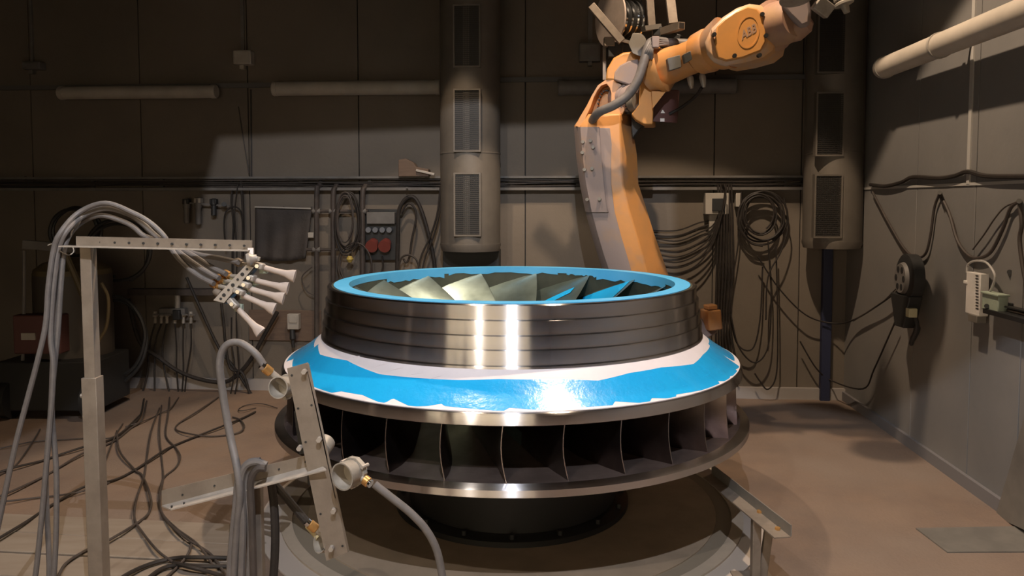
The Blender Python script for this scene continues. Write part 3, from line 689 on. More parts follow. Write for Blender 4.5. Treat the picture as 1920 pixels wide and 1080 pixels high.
# cables near the filters
for i, (P, r) in enumerate((([(436, 345), (434, 380), (438, 420), (436, 470), (436, 560)], .009), ([(452, 340), (455, 380), (456, 430), (455, 480)], .012), ([(424, 470), (420, 420), (425, 395), (440, 388), (452, 398), (456, 430)], .007), ([(446, 345), (440, 400), (444, 470), (443, 600), (448, 690)], .006))):
    cable([bw(x, y, .06 + .01 * i) for x, y in P], r, hoseb, ('black cable hanging left of the apron from tray past the filter set', 'thick dark pipe hanging at the left edge of the apron', 'looped black cable right of the air gauge', 'long thin black cable hanging behind the nozzle plate')[i], n=6)
# apron
ap = MB(); nu, nv = 18, 12
for j in range(nv + 1):
    for i in range(nu + 1):
        x = 478 + (585 - 478) * i / nu; y = 390 + (484 - 390) * j / nv
        x -= (x - 478) * .12 * (j / nv); y += 6 * math.sin(i / nu * math.pi) * (j / nv) - (3 if j == 0 and i % 9 == 0 else 0)
        ap.v.append(bw(x, y, .07 + .014 * math.sin(i * 1.1 + .5) * (j / nv)))
for j in range(nv):
    for i in range(nu): k = j * (nu + 1) + i; ap.f.append((k, k + 1, k + nu + 2, k + nu + 1))
apo = ap.build('leather_apron', clothm, origin=bw(530, 484, .07)); tag(apo, 'dark leather apron hung on the back wall pipes', 'apron')
sm = apo.modifiers.new('thick', 'SOLIDIFY'); sm.thickness = .008
tag(MB().beam(bw(478, 388, .085), bw(583, 391, .085), .012, .012).build('hanging_rod', tubem), 'pale rod from which the dark apron hangs', 'rod')
# pipe frame
pf = thing('pipe_frame', 'brown pipe frame of three uprights beside the hanging cables', 'pipe frame', bw(640, 640, .1))
for (x, y0, y1) in ((594, 350, 640), (625, 352, 560), (680, 352, 560)):
    MB().tube(catmull([bw(x + 8, y0 - 8, .04), bw(x + 4, y0, .08), bw(x, y0 + 14, .1), bw(x, (y0 + y1) / 2, .1), bw(x, y1, .1)], 5), pxm(5, 6.2), 10).build('upright', hosef, pf)
for (y, a, b) in ((396, 584, 690), (468, 575, 640)):
    MB().cyl(bw(a, y, .1), bw(b, y, .1), pxm(3, 6.2), n=10).build('cross_pipe', hosef, pf)
for (x, y) in ((594, 396), (594, 468), (680, 396), (625, 396)): MB().cyl(bw(x - 7, y, .1), bw(x + 7, y, .1), pxm(5, 6.2), n=12).build('pipe_clamp', boxg, pf)
MB().cyl(bw(594, 640, .1), bw(594, 660, .1), pxm(6, 6.2), n=12).build('end_fitting', tubem, pf)
tag(bbox(577, 436, 588, 446, .03, .05, tubem, 'wall_tag'), 'small pale plate right of the hanging apron', 'plate')
# coil of hanging cables (650,400)
def coil(cx, cy, rx, ry, turns, r, m, off, label, tail=None, group=None, seed=0, name='cable_coil'):
    rnd = random.Random(seed); P = []
    for i in range(int(turns * 14)):
        t = 2 * math.pi * i / 14 + 1.57; k = 1 + .13 * math.sin(i * .37 + seed); kk = rnd.uniform(-.02, .02)
        P.append(bw(cx + rx * (k + kk) * math.cos(t), cy + ry * (k + kk) * math.sin(t), off + .012 * math.sin(i * .29 + seed)))
    if tail: P += [bw(x, y, off) for x, y in tail]
    return cable(P, r, m, label, name=name, cat='cable coil', group=group, n=6, sm=3)
coil(652, 420, 22, 54, 4, .007, hoseb, .13, 'long oval coil of thin cables on the pipe frame', seed=1)
coil(648, 410, 15, 46, 3, .006, hosef, .15, 'narrow inner coil of brown cord on the pipe frame', seed=2)
coil(664, 500, 30, 40, 2, .006, hosef, .12, 'loose cord loops hanging under the coils', seed=5)
tag(MB().turned(bw(656, 480, .16), bw(656, 492, .16), [(0, .015), (.5, .03), (1, .012)], 12).build('yellow_coupling', mat('yellow coupling', (.45, .34, .08), .5)), 'yellow coupling at the bottom of the cable coil', 'coupling')
# socket panel
sp = thing('socket_panel', 'dark socket panel with two red sockets beside the coils', 'socket panel', bw(715, 487, .05))
bbox(684, 392, 746, 488, .015, .05, black, 'back_plate', sp)
bbox(687, 398, 740, 420, .065, .05, boxg, 'cover', sp, label='grey cover box')
for i in range(4):
    c = bw(692 + i * 13, 431, .08); MB().cyl(c + ER * .03, c - ER * .03, .022, n=14).build('breaker', mat('blue grey plastic', (.14, .15, .17), .5), sp)
for i in range(2):
    c = bw(699 + i * 24, 455, .09); s_ = MB().turned(c + ER * .04, c - ER * .05 - V((0, 0, .03)), [(0, .04), (.6, .045), (.7, .05), (1, .05)], 20).build('socket', redm, sp, label='red round socket')
cable([bw(716, 480, .08), bw(718, 500, .08), bw(712, 515, .08), bw(700, 525, .08)], .008, hoseb, 'black lead under the red sockets')
# loops right of the panel
for i, (P, r, l) in enumerate((
    ([(744, 520), (746, 440), (748, 395), (762, 372), (778, 372), (792, 400), (806, 450), (814, 490), (816, 520)], .016, 'thick black hose looped over the hook right of the sockets'),
    ([(752, 400), (764, 382), (776, 388), (780, 410), (772, 450), (768, 480), (762, 492), (756, 485)], .009, 'thinner black hose inside the thick loop'),
    ([(826, 350), (820, 400), (808, 440), (790, 480), (784, 510)], .008, 'black cable dropping beside the duct, left one'),
    ([(829, 350), (824, 400), (812, 446), (798, 480), (790, 515)], .007, 'black cable dropping beside the duct, right one'),
    ([(746, 510), (752, 485), (766, 478), (780, 486), (786, 505), (784, 520)], .008, 'small black hose loop under the thick loop'))):
    cable([bw(x, y, .08 + .02 * i) for x, y in P], r, hoseb, l, name='hose', cat='hose', n=8)
tag(MB().cyl(bw(763, 352, .02), bw(763, 352, .14), .008, n=8).build('wall_hook', boxg), 'wall hook carrying the thick black hose loop', 'hook')
# plywood board with socket
tag(bbox(466, 581, 602, 640, .014, .02, plym, 'plywood_board'), 'brown plywood board low on the back wall', 'board')
ws = thing('wall_socket', 'pale wall socket with black plug on the plywood board', 'socket', bw(549, 625, .08))
bbox(538, 589, 560, 618, .04, .06, tubem, 'socket_box', ws); bbox(541, 592, 557, 606, .10, .008, tubem, 'flap', ws)
MB().turned(bw(548, 618, .08), bw(550, 652, .09), [(0, .02), (.5, .026), (.6, .014), (1, .012)], 12).build('plug', black, ws)
cable([bw(585, 500, .1), bw(566, 520, .1), bw(575, 545, .1), bw(596, 556, .1)], .005, hosef, 'thin cord between apron and pipe frame')
# steel beam on wall brackets
tag(MB().beam(bw(245, 547, .10), bw(448, 547, .10), .10, .05).build('shelf_beam', hosef), 'brown steel beam on the back wall behind the nozzles', 'beam')
# manifold
mf = thing('air_manifold', 'air manifold with branch valves above the hanging hoses', 'manifold', bw(325, 600, .12))
MB().cyl(bw(333, 548, .12), bw(333, 582, .12), .022, n=14).build('riser', castm, mf)
MB().box(bw(325, 583, .12), (.22, .06, .05), EX, ER).build('body', boxg, mf, bevel=.006)
MB().box(bw(333, 590, .15), (.06, .06, .08), EX, ER).build('valve_block', black, mf, bevel=.006)
hx = (291, 303, 313, 328, 344, 358)
for x in hx:
    v_ = MB().turned(bw(x, 584, .12), bw(x, 606, .12), [(0, .016), (.4, .02), (.5, .012), (1, .014)], 12).build('branch_valve', castm, mf)
    MB().box(bw(x + 3, 590, .155), (.05, .012, .012), EX, ER).build('lever', boxg, v_)
nm = ('first', 'second', 'third', 'fourth', 'fifth', 'sixth')
pth = ([(291, 606), (282, 640), (276, 700), (268, 735)], [(303, 606), (292, 640), (290, 690), (290, 740)], [(313, 606), (305, 650), (308, 690), (318, 738)], [(328, 606), (331, 650), (331, 690), (335, 741)], [(344, 606), (343, 650), (344, 690), (341, 741)], [(358, 606), (358, 650), (350, 700), (346, 741)])
for i, P in enumerate(pth):
    cable([bw(x, y, .12 + .02 * (j > 2)) for j, (x, y) in enumerate(P)], .007, hoseb, nm[i] + ' black hose from the left hanging straight from the air manifold', name='hose', cat='hose', group='hoses hanging from the air manifold', n=6)
for i, (P, r, l) in enumerate((
    ([(240, 560), (262, 640), (300, 672), (339, 698), (383, 713), (423, 716), (450, 698), (472, 671), (494, 631), (520, 585)], .017, 'thick black hose sagging across the wall under the manifold'),
    ([(350, 520), (372, 570), (410, 651), (439, 689), (477, 748)], .012, 'black hose slanting down the wall behind the nozzles'),
    ([(415, 569), (420, 610), (423, 644), (432, 690), (455, 700), (470, 745)], .012, 'black hose falling behind the lower end of the nozzle plate'),
    ([(434, 595), (434, 640), (440, 690), (432, 742)], .006, 'thin black cable beside the slanting hose, left of a pair'),
    ([(443, 595), (446, 650), (448, 690), (440, 744)], .006, 'thin black cable beside the slanting hose, right of a pair'))):
    cable([bw(x, y, .14 + .012 * i) for x, y in P], r, hoseb, l, name='hose', cat='hose', n=8)
# dark blasting machine on the left
bm_ = thing('blast_machine', 'dark blasting machine with yellowish dome in the left corner', 'machine', fl(95, 800))
bc = fl(95, 800); bc = V((bc.x, 5.55, 0)); Yb = 5.55
def bl(x, y): return at(x, y, Yb)
MB().turned(V((bl(95, 600).x, Yb + .3, .22)), V((bl(95, 600).x, Yb + .3, bl(95, 515).z)), [(0, .24), (.05, .27), (.95, .27), (1, .26)], 28).build('vessel', mat('dark vessel paint', (.06, .05, .04), .6), bm_)
zt = bl(95, 520).z; MB().turned(V((bl(95, 600).x, Yb + .3, zt)), V((bl(95, 600).x, Yb + .3, zt + .12)), [(0, .27), (.3, .26), (.7, .2), (.9, .12), (1, .03)], 28).build('dome', yellowm, bm_)
MB().box(V((bl(78, 620).x, Yb, bl(78, 625).z)), (.34, .12, .28)).build('control_box', mat('dark red enamel', (.10, .04, .035), .6), bm_, bevel=.01)
MB().box(V((bl(64, 628).x, Yb - .066, bl(64, 628).z)), (.10, .01, .05)).build('name_plate', tubem, bm_)
MB().box(V((bl(95, 700).x, Yb + .2, .24)), (.7, .5, .36)).build('chassis', black, bm_, bevel=.01)
for sx_ in (-.3, .3): MB().cyl(V((bl(95, 700).x + sx_ - .03, Yb, .14)), V((bl(95, 700).x + sx_ + .03, Yb, .14)), .14, n=24).build('wheel', black, bm_)
MB().beam(bl(45, 458), bl(140, 466), .04, .06).build('handle_bar', boxg, bm_)
for i, (P, r) in enumerate((([(120, 470), (150, 540), (170, 600)], .022), ([(190, 530), (203, 560), (200, 610), (185, 640)], .012), ([(45, 470), (45, 560), (42, 700)], .012))):
    MB().tube(catmull([bl(x, y) for x, y in P], 5), r, 8).build('pipe', yellowm if i < 2 else boxg, bm_)
for i, (cx, cy, rx, ry) in enumerate(((140, 430, 46, 44), (215, 470, 60, 55), (205, 640, 62, 75))):
    coil(cx, cy, rx, ry, 2, .014, black, .35 + .1 * i, ('black hose coil on the dark wall above the blasting machine', 'black hose coil behind the tall stand post', 'black hose coil standing on the floor behind the stand post')[i], seed=3 + i, name='hose_coil')
# ------------------------------------------------------------------ back wall, right
jb = thing('junction_box', 'pale open junction box under the tray full of cables', 'box', bw(1345, 400, .1))
bbox(1323, 362, 1366, 402, .015, .10, tubem, 'housing', jb); bbox(1380, 362, 1391, 388, .015, .06, tubem, 'side_strip', jb); bbox(1330, 402, 1350, 440, .015, .06, tubem, 'lower_box', jb)
bbox(1336, 372, 1360, 396, .10, .03, black, 'opening', jb)
rnd = random.Random(3)
for i in range(9):
    y0 = 428 + i * 9; P = [(1225 + rnd.uniform(-8, 4), y0 + rnd.uniform(0, 8)), (1270, y0 + 4 + i), (1310, y0 - 10 + i * .5), (1340, 408 + i * 5), (1352 + i, 370), (1350 + i, 345)]
    cable([bw(x, y, .05 + .012 * i) for x, y in P], .006, hoseb, ('topmost', 'second from the top', 'third from the top', 'fourth from the top', 'middle', 'fourth from the bottom', 'third from the bottom', 'second from the bottom', 'lowest')[i] + ' dark cable in the fan running left from the junction box', group='fan of cables left of the junction box', n=5)
for i in range(6):
    x = 1346 + i * 5; cable([bw(x, 345, .1), bw(x + 2, 400, .11), bw(x - 2 + i, 500, .11), bw(x - 4, 600, .1), bw(x - 2 + 3 * i, 700, .12)], .008, hoseb, nm[i] + ' black cable from the left in the vertical bundle below the junction box', group='vertical bundle below the junction box', n=6)
coil(1430, 410, 42, 46, 4, .008, hoseb, .10, 'big round coil of black cable right of the junction box', seed=8)
coil(1425, 400, 30, 36, 3, .007, hoseb, .13, 'inner tangled coil of black cable right of the junction box', seed=9)
for i, (P, l) in enumerate((([(1390, 360), (1385, 450), (1370, 560), (1380, 640), (1410, 655), (1425, 600), (1430, 500)], 'black cable loop hanging below the big coil, left one'),
    ([(1440, 450), (1446, 560), (1440, 650), (1415, 680), (1385, 650), (1370, 590)], 'black cable loop hanging below the big coil, wide one'),
    ([(1455, 460), (1458, 600), (1456, 700), (1440, 730), (1425, 715), (1415, 700)], 'lowest black cable loop below the big coil'),
    ([(1470, 370), (1478, 420), (1465, 470), (1440, 520), (1436, 600)], 'black cable bulging right of the big coil'),
    ([(1420, 480), (1460, 540), (1510, 590), (1560, 606), (1600, 600), (1650, 570), (1690, 540)], 'cable swinging across the corner to the hose reel'),
    ([(1500, 640), (1530, 690), (1560, 714), (1590, 722), (1618, 729), (1640, 690), (1680, 600)], 'thin cable drooping low in the back corner'))):
    if i < 4: pts = [bw(x, y, .1 + .02 * i) for x, y in P]
    elif i == 4: pts = [bw(x, y, .12) for x, y in P[:4]] + [rw(x, y, .06) for x, y in P[4:]]
    else: pts = [bw(x, y, .10) for x, y in P[:3]] + [rw(x, y, .06) for x, y in P[4:]]
    cable(pts, .006, hoseb, l, n=6)
# ------------------------------------------------------------------ right wall
tl = thing('tube_light', 'long cylindrical tube light fitting on the right wall', 'light fitting', rw(1760, 100, .12))
a = rw(1655, 128, .16); b = rw(1990, -6, .16); d = (b - a).normalized()
b = a + V((d.x, d.y, d.z)) * (b - a).length
MB().turned(a, b, [(0, .066), (.012, .072), (.03, .072), (.035, .067), (1, .067)], 28).build('diffuser', mat('pale tube diffuser', (.50, .44, .37), .5, c2=(.42, .37, .31), scale=5), tl)
for k in (.02, .42): MB().turned(lerp(a, b, k), lerp(a, b, k + .012), [(0, .073), (1, .073)], 28).build('clamp_ring', tubem, tl)
for k in (.1, .45, .8):
    p = lerp(a, b, k); MB().beam(p, p + EX * .15, .03, .03).build('wall_clip', boxg, tl)
cable([rw(x, y, .03) for x, y in ((1632, 346), (1660, 349), (1690, 342), (1712, 332), (1760, 334), (1790, 330), (1815, 322), (1850, 330), (1925, 331), (2000, 331))], .013, hoseb, 'thick black cable wandering along the right wall above the seam')
cable([rw(x, y, .03) for x, y in ((1636, 360), (1665, 415), (1695, 465), (1716, 482), (1735, 476), (1745, 440), (1752, 390), (1762, 362))], .008, hosef, 'brown cable festoon on the right wall above the hose reel')
cable([rw(x, y, .03) for x, y in ((1762, 362), (1780, 400), (1795, 450), (1815, 478), (1835, 484), (1858, 472), (1880, 430), (1895, 390), (1912, 377))], .009, hosef, 'brown cable festoon on the right wall above the white gauge')
cable([rw(x, y, .035) for x, y in ((1912, 377), (1885, 388), (1865, 410), (1845, 440), (1824, 468))], .004, hosef, 'thin brown cord beside the right festoon')
cable([rw(x, y, .04) for x, y in ((1911, 378), (1916, 420), (1912, 450), (1918, 500), (1926, 540))], .010, hosef, 'brown cable end hanging at the right edge of the wall')
for (x, y) in ((1762, 361), (1911, 377)): tag(MB().cyl(rw(x, y, .0), rw(x, y, .06), .012, n=10).build('wall_hook', boxg), 'wall hook holding the %s of the two cable festoons' % ('peak between the loops' if x < 1800 else 'right end'), 'hook')
# hose reel
hr = thing('cable_reel', 'black plastic cable reel hanging on the right wall', 'reel', rw(1702, 560, .1))
c = rw(1703, 522, .12); hx_ = V((-1, .12, .02)).normalized()
MB().turned(c - hx_ * .05, c + hx_ * .03, [(0, .12), (.1, .15), (.9, .15), (1, .135)], 32).build('reel_body', black, hr)
MB().turned(c + hx_ * .03, c + hx_ * .05, [(0, .10), (1, .09)], 28).build('face', boxg, hr)
a_, b_, _ = frame(hx_)
for k in range(6):
    t = 2 * math.pi * k / 6; p = c + hx_ * .052 + (a_ * math.cos(t) + b_ * math.sin(t)) * .06; MB().cyl(p - hx_ * .004, p, .02, n=12).build('face_opening', ink, hr)
MB().loft([[c + V((0, dy, 0)) + EX * dx + V((0, 0, z)) for dx, dy in ((-.05, -.06 * s), (.03, -.06 * s), (.03, .06 * s), (-.05, .06 * s))] for z, s in ((-.10, 2.0), (-.22, 1.3), (-.30, .9))]).build('outlet_neck', black, hr, bevel=.006)
MB().box(rw(1709, 586, .14), (.05, .05, .055), EX, ER).build('cable_stop', mat('pale yellow plastic', (.5, .46, .3), .6), hr, bevel=.004)
MB().tube(catmull([rw(1716, 590, .12), rw(1720, 615, .1), rw(1712, 635, .1), rw(1708, 647, .1)], 5), [.012] * 5 + [.018] * 6 + [.014] * 4 + [.008], 8).build('plug', black, hr)
cable([rw(x, y, .06) for x, y in ((1682, 540), (1650, 570), (1600, 602))], .004, hosef, 'thin cord leading left from the cable reel')
# white gauge
wg = thing('level_gauge', 'white vertical gauge block with black scale on the right wall', 'gauge', rw(1824, 600, .06))
def rbx(px0, py0, px1, py1, off, dep, m, name, parent=None, bevel=.003):
    a = rw(px0, py0, off + dep); b = rw(px1, py1, off + dep); zc = rw((px0 + px1) / 2, py0, off + dep).z; zd = rw((px0 + px1) / 2, py1, off + dep).z
    cc = (a + b) / 2; cc.z = (zc + zd) / 2; cc += EX * dep / 2
    return MB().box(cc, (dep, abs((b - a).dot(ER)), abs(zc - zd)), EX, ER).build(name, m, parent, bevel=bevel)
rbx(1812, 511, 1836, 590, .02, .045, white, 'body', wg); rbx(1815, 590, 1831, 604, .03, .05, platem, 'foot', wg)
rbx(1806, 526, 1812, 532, .04, .03, white, 'side_stud', wg)
for i in range(12):
    rbx(1829, 516 + i * 5.6, 1834, 518 + i * 5.6, .0655, .002, ink, 'scale_mark', wg, bevel=0)
cable([rw(x, y, .06) for x, y in ((1813, 511), (1815, 496), (1830, 489), (1850, 493), (1865, 515), (1862, 535), (1854, 550))], .006, mat('clear tube', (.42, .40, .38), .3), 'pale plastic tube arching from gauge to green valve', name='tube', cat='tube')
gv = thing('valve_box', 'grey green valve box right of the white gauge', 'valve', rw(1856, 588, .06))
rbx(1841, 552, 1871, 584, .03, .05, greenm, 'body', gv, bevel=.006); rbx(1838, 549, 1871, 553, .03, .06, greenm, 'lid', gv)
MB().cyl(rw(1850, 574, .08), rw(1850, 574, .09), .012, n=12).build('port', ink, gv)
sb = thing('wall_shelf', 'narrow dark steel shelf bracket under the green valve', 'shelf', rw(1890, 598, .06))
rbx(1842, 588, 1925, 598, .0, .09, darksteel, 'shelf', sb); rbx(1872, 577, 1925, 581, .0, .05, darksteel, 'upper_rail', sb); rbx(1872, 582, 1925, 586, .0, .04, galv, 'edge_strip', sb)
tag(MB().cyl(rw(1893, 510, 0), rw(1893, 510, .02), .012, n=10).build('wall_plug', black), 'small black stud on the wall above the shelf', 'stud')
# leaning and lying sheets at the lower right
ls = MB().prism([at(1866, 968, 3.84), at(1930, 998, 3.5), at(1975, 900, 3.4), at(1955, 640, 3.42), at(1926, 760, 3.52), at(1895, 870, 3.68)], EX * .006).build('leaning_sheet', platem, origin=at(1870, 975, 3.84)); tag(ls, 'dull metal sheet leaning against the right wall', 'metal sheet')
p4 = [fl(1717, 992), fl(1776, 1037), fl(1990, 1036), fl(1960, 988)]
tag(MB().prism(p4, V((0, 0, .006))).build('floor_plate', platem, origin=p4[0]), 'flat metal plate lying on the floor at the lower right', 'metal plate')
# ------------------------------------------------------------------ plank deck at the lower left
dk = thing('plank_deck', 'deck of pale steel planks on the floor at the lower left', 'deck', fl(200, 1020))
rows = [((-40, 966), (432, 988)), ((-40, 1001), (432, 1028)), ((-40, 1040), (440, 1064)), ((-40, 1085), (450, 1112)), ((-40, 1140), (460, 1168)), ((-40, 1210), (470, 1240))]
for i in range(len(rows) - 1):
    (a, b), (c_, d_) = rows[i], rows[i + 1]
    P = [fl(*a), fl(*b), fl(*d_), fl(*c_)]; up = V((0, 0, .022)); g = V((0, .008, 0))
    P = [P[0] - g, P[1] - g, P[2] + g * .2, P[3] + g * .2]
    MB().prism(P, V((0, 0, .020 + .004 * (i % 2)))).build('plank', plankm, dk, bevel=.004)
# ------------------------------------------------------------------ tall stand with the fan of nozzles
def perforated(mb_holes, a, b, n, r, nrm, off):
    for i in range(n):
        c = lerp(a, b, (i + .5) / n) + off; mb_holes.cyl(c - nrm * .0006, c + nrm * .001, r, n=8)
sx = 2.6
ts = thing('nozzle_stand', 'tall steel stand at the left with perforated angle arm', 'stand', at(182, 1250, sx))
SV = .022
MB().beam(at(165, 462, sx), at(174, 712, sx), pxm(21, sx), pxm(21, sx), V((0, 1, 0))).build('post', galv, ts, bevel=.002)
fz = fl(192, 1258)
MB().beam(at(173, 706, sx), V((at(191, 1200, sx).x, sx, 0.02)), pxm(28, sx), pxm(28, sx), V((0, 1, 0))).build('sleeve', galv, ts, bevel=.002)
MB().box(V((at(191, 1200, sx).x, sx, .012)), (.35, .35, .016)).build('foot_plate', galv, ts, bevel=.002)
MB().cyl(at(152, 742, sx), at(163, 742, sx), .008, n=6).build('clamp_bolt', zinc, ts)
p = at(143, 452, sx - .02); q = at(473, 460, sx - .06); dq = (q - p).normalized()
up = V((0, 0, 1)); nrm = V((0, -1, 0))
ar = MB().beam(p, q, pxm(18, sx), .004, V((0, 1, 0))); 
a_, b_, _ = frame(q - p, V((0, 1, 0)))
arm = ar
arm_o = arm.build('angle_arm', galv, ts, bevel=.0005)
dn = V((0, 0, -pxm(9, sx)))
MB().beam(p + dn + V((-.04, -.016, 0)), q + dn + V((0, -.016, 0)), .034, .004).build('angle_lip', zinc, ts)
hm = MB()
for i in range(12):
    c = lerp(at(169, 453, sx), at(462, 460, sx - .05), i / 11) + V((0, -.023, 0)); hm.cyl(c, c + V((0, .004, 0)), .0042, n=8)
hm.build('bolt_holes', ink, ts)
# clamp and nozzle plate
cl = at(472, 487, sx - .09)
MB().beam(at(470, 466, sx - .07), at(470, 500, sx - .09), .02, .02).build('clamp_stem', zinc, ts, bevel=.002)
MB().turned(at(462, 487, sx - .11), at(482, 484, sx - .10), [(0, .018), (.3, .022), (.6, .014), (1, .012)], 12).build('swivel_clamp', zinc, ts)
MB().beam(at(476, 483, sx - .1), at(487, 486, sx - .1), .012, .012).build('wing_screw', zinc, ts)
npo = MB().prism([at(x, y, sx - .10) for x, y in ((461, 497), (475, 502), (420, 568), (400, 563))], V((.0, .005, 0))).build('nozzle_plate', zinc, ts)
MB().prism([at(x, y, sx - .095) for x, y in ((475, 502), (477, 504), (422, 570), (420, 568))], V((.0, .045, 0))).build('plate_lip', darksteel, ts)
hm = MB()
for i, t in enumerate((.06, .22, .38, .55, .7, .86, .97)):
    c = lerp(at(466, 501, sx - .102), at(412, 562, sx - .102), t); hm.cyl(c, c + V((0, .003, 0)), .0042 + .002 * (i % 2), n=8)
hm.build('bolt_holes', ink, ts)
noz = [((485, 498), (492, 501), (553, 518)), ((469, 520), (479, 526), (540, 541)), ((460, 533), (467, 541), (532, 560)), ((449, 546), (455, 554), (515, 580)), ((438, 569), (446, 579), (489, 624))]
ordn = ('topmost', 'second from the top', 'middle', 'second from the bottom', 'lowest')
fit = [(447, 492), (424, 514), (411, 522), (401, 532), (408, 548)]
for i, (c_, s_, e_) in enumerate(noz):
    Yn = sx - .065 - .006 * i
    t = thing('spray_nozzle', ordn[i] + ' of the five pale flared nozzles on the stand plate', 'nozzle', at(*c_, Yn), 'flared nozzles clamped on the stand plate')
    S = at(*s_, Yn); E = at(*e_, Yn - .02); dd = (E - S).normalized(); a_, b_, _ = frame(dd, V((0, 1, 0)))
    mbn = MB(); K = []
    for k, (u, wa, wb_) in enumerate(((0, .0095, .0095), (.5, .0095, .0095), (.72, .012, .010), (.9, .019, .009), (1, .021, .008))):
        cc = lerp(S, E, u); K.append([cc + a_ * (wa * (1 if abs(math.cos(th)) > .7 or k < 2 else .9)) * math.cos(th) + b_ * wb_ * math.sin(th) for th in [2 * math.pi * z / 16 for z in range(16)]])
    mbn.loft(K).build('flared_tube', cer, t)
    cc = at(*c_, Yn - .01); MB().box(cc, (.038, .028, .02), dd, b_).build('clamp_block', zinc, t, bevel=.004)
    MB().box(cc + V((.010, .02, -.016)), (.026, .026, .024)).build('valve_body', greenm, t, bevel=.004)
    MB().cyl(cc - V((0, .02, 0)), cc - V((0, .012, 0)), .007, n=6).build('nut', chrome, t)
    Fp = at(*fit[i], Yn + .05); bk = (at(fit[i][0] + 12, fit[i][1] + 7, Yn + .04) - Fp)
    MB().turned(Fp - bk * .5, Fp + bk * .9, [(0, .009), (.2, .014), (.7, .014), (.75, .010), (1, .010)], 12).build('hose_fitting', brass if 0 < i < 4 else galv, t)
    MB().cyl(Fp + bk * .5, cc, .007, n=8).build('feed_pipe', castm, t)
# grey hoses over the arm
hy = sx + .03
arch = [
    [(401, 532), (372, 517), (340, 490), (318, 462), (308, 443), (282, 418), (249, 399), (198, 381), (149, 398), (115, 434), (101, 467), (91, 536), (85, 612), (66, 694), (30, 830), (2, 960), (-20, 1060)],
    [(411, 522), (380, 505), (345, 480), (315, 455), (293, 443), (262, 415), (240, 401), (198, 391), (157, 405), (126, 432), (110, 467), (101, 536), (95, 628), (100, 700), (88, 860), (65, 1090)],
    [(424, 514), (395, 500), (360, 478), (318, 458), (272, 443), (252, 427), (230, 415), (188, 404), (150, 419), (125, 450), (118, 486), (113, 549), (108, 628), (97, 760), (106, 900), (100, 1090)],
    [(447, 492), (410, 484), (375, 478), (340, 468), (320, 462), (290, 440), (255, 408), (205, 388), (160, 404), (130, 440), (118, 480), (104, 560), (100, 640), (96, 760), (86, 900), (92, 1090)]]
for i, P in enumerate(arch):
    pts = []
    for j, (x, y) in enumerate(P):
        k = j / (len(P) - 1); Yj = (sx - .06) * (1 - min(1, j / 3)) + min(1, j / 3) * (sx + .035 + .018 * i) if j < 4 else sx + .035 + .018 * i - (.12 * k if j > 8 else 0)
        pts.append(at(x, y, Yj))
    e = pts[-1]; pts.append(V((e.x - .05, e.y + .0, max(.02, e.z - .18)))); 
    cable(pts, .0088, hoseg, 'grey rubber hose arching over the stand arm to the %s nozzle' % ('second lowest', 'middle', 'second highest', 'topmost')[i], name='hose', cat='hose', group='grey hoses arching over the stand', n=10)
tw = at(115, 462, sx + .03)
cable([at(90, 460, sx), at(100, 458, sx - .02), at(112, 470, sx - .03), at(128, 478, sx), at(138, 472, sx + .03), at(136, 462, sx + .07)], .002, tubem, 'pale tie wire around the grey hoses', name='tie_wire', cat='wire')
# ------------------------------------------------------------------ front stand with round cup nozzles
fs = 2.28
fstand = thing('cup_nozzle_stand', 'low steel stand in front with sloping angle arm', 'stand', V((at(478, 1200, fs).x, fs, 0)))
MB().beam(at(476, 892, fs + .02), V((at(480, 1200, fs).x, fs + .02, .02)), pxm(30, fs), .03, V((0, 1, 0))).build('post', galv, fstand, bevel=.002)
MB().box(V((at(480, 1200, fs).x, fs + .02, .012)), (.3, .3, .016)).build('foot_plate', galv, fstand)
MB().prism([at(303, 920, fs + .02), at(304, 948, fs + .02), at(600, 878, fs - .05), at(600, 848, fs - .05)], V((0, .004, 0))).build('angle_arm', galv, fstand)
MB().prism([at(303, 948, fs + .02), at(320, 955, fs - .03), at(612, 880, fs - .09), at(600, 869, fs - .05)], V((0, 0, -.004))).build('angle_lip', zinc, fstand)
hm = MB()
for (x, y) in ((342, 928), (402, 911), (573, 866), (523, 880)): c = at(x, y, fs + .018 - .07 * (x - 303) / 297); hm.cyl(c - V((0, .0015, 0)), c + V((0, .003, 0)), .003, n=8)
for (x, y) in ((322, 948), (345, 942), (410, 925), (530, 893)):
    c = at(x, y, fs - .02) ; c = c + V((0, 0, .0)); hm.cyl(c, c - V((0, 0, .012)), .003, n=8)
hm.build('bolt_holes', ink, fstand)
MB().box(at(588, 892, fs - .02), (.03, .03, .05)).build('swivel_clamp', darksteel, fstand, bevel=.003)
# upright perforated strip
us_ = fs - .07
tb_ = MB().prism([at(x, y, us_) for x, y in ((538, 691), (573, 681), (610, 830), (622, 880), (650, 1036), (612, 1052), (572, 860))], V((0, .004, 0))).build('nozzle_strip', galv, fstand)
MB().prism([at(x, y, us_) for x, y in ((573, 681), (576, 684), (652, 1036), (650, 1036))], V((.002, .014, 0))).build('strip_flange', galv, fstand)
for (x, y) in ((569, 698), (597, 826), (624, 960), (620, 1031), (560, 842)):
    c = at(x, y, us_ - .018); MB().cyl(c, c + V((0, .02, 0)), .0075, n=6).build('bolt', zinc, fstand)
hm = MB()
for (x, y) in ((559, 766), (584, 760), (547, 704), (573, 829), (601, 964), (642, 1024), (607, 1030)):
    c = at(x, y, us_ - .001); hm.cyl(c, c + V((0, .003, 0)), .0036, n=8)
hm.build('bolt_holes', ink, fstand)
MB().turned(at(600, 846, us_ + .05), at(612, 828, us_ + .09), [(0, .02), (.2, .028), (1, .028)], 18).build('spacer', castm, fstand)
MB().beam(at(556, 770, us_ + .06), at(566, 850, us_ + .06), .012, .012).build('back_rod', darksteel, fstand)
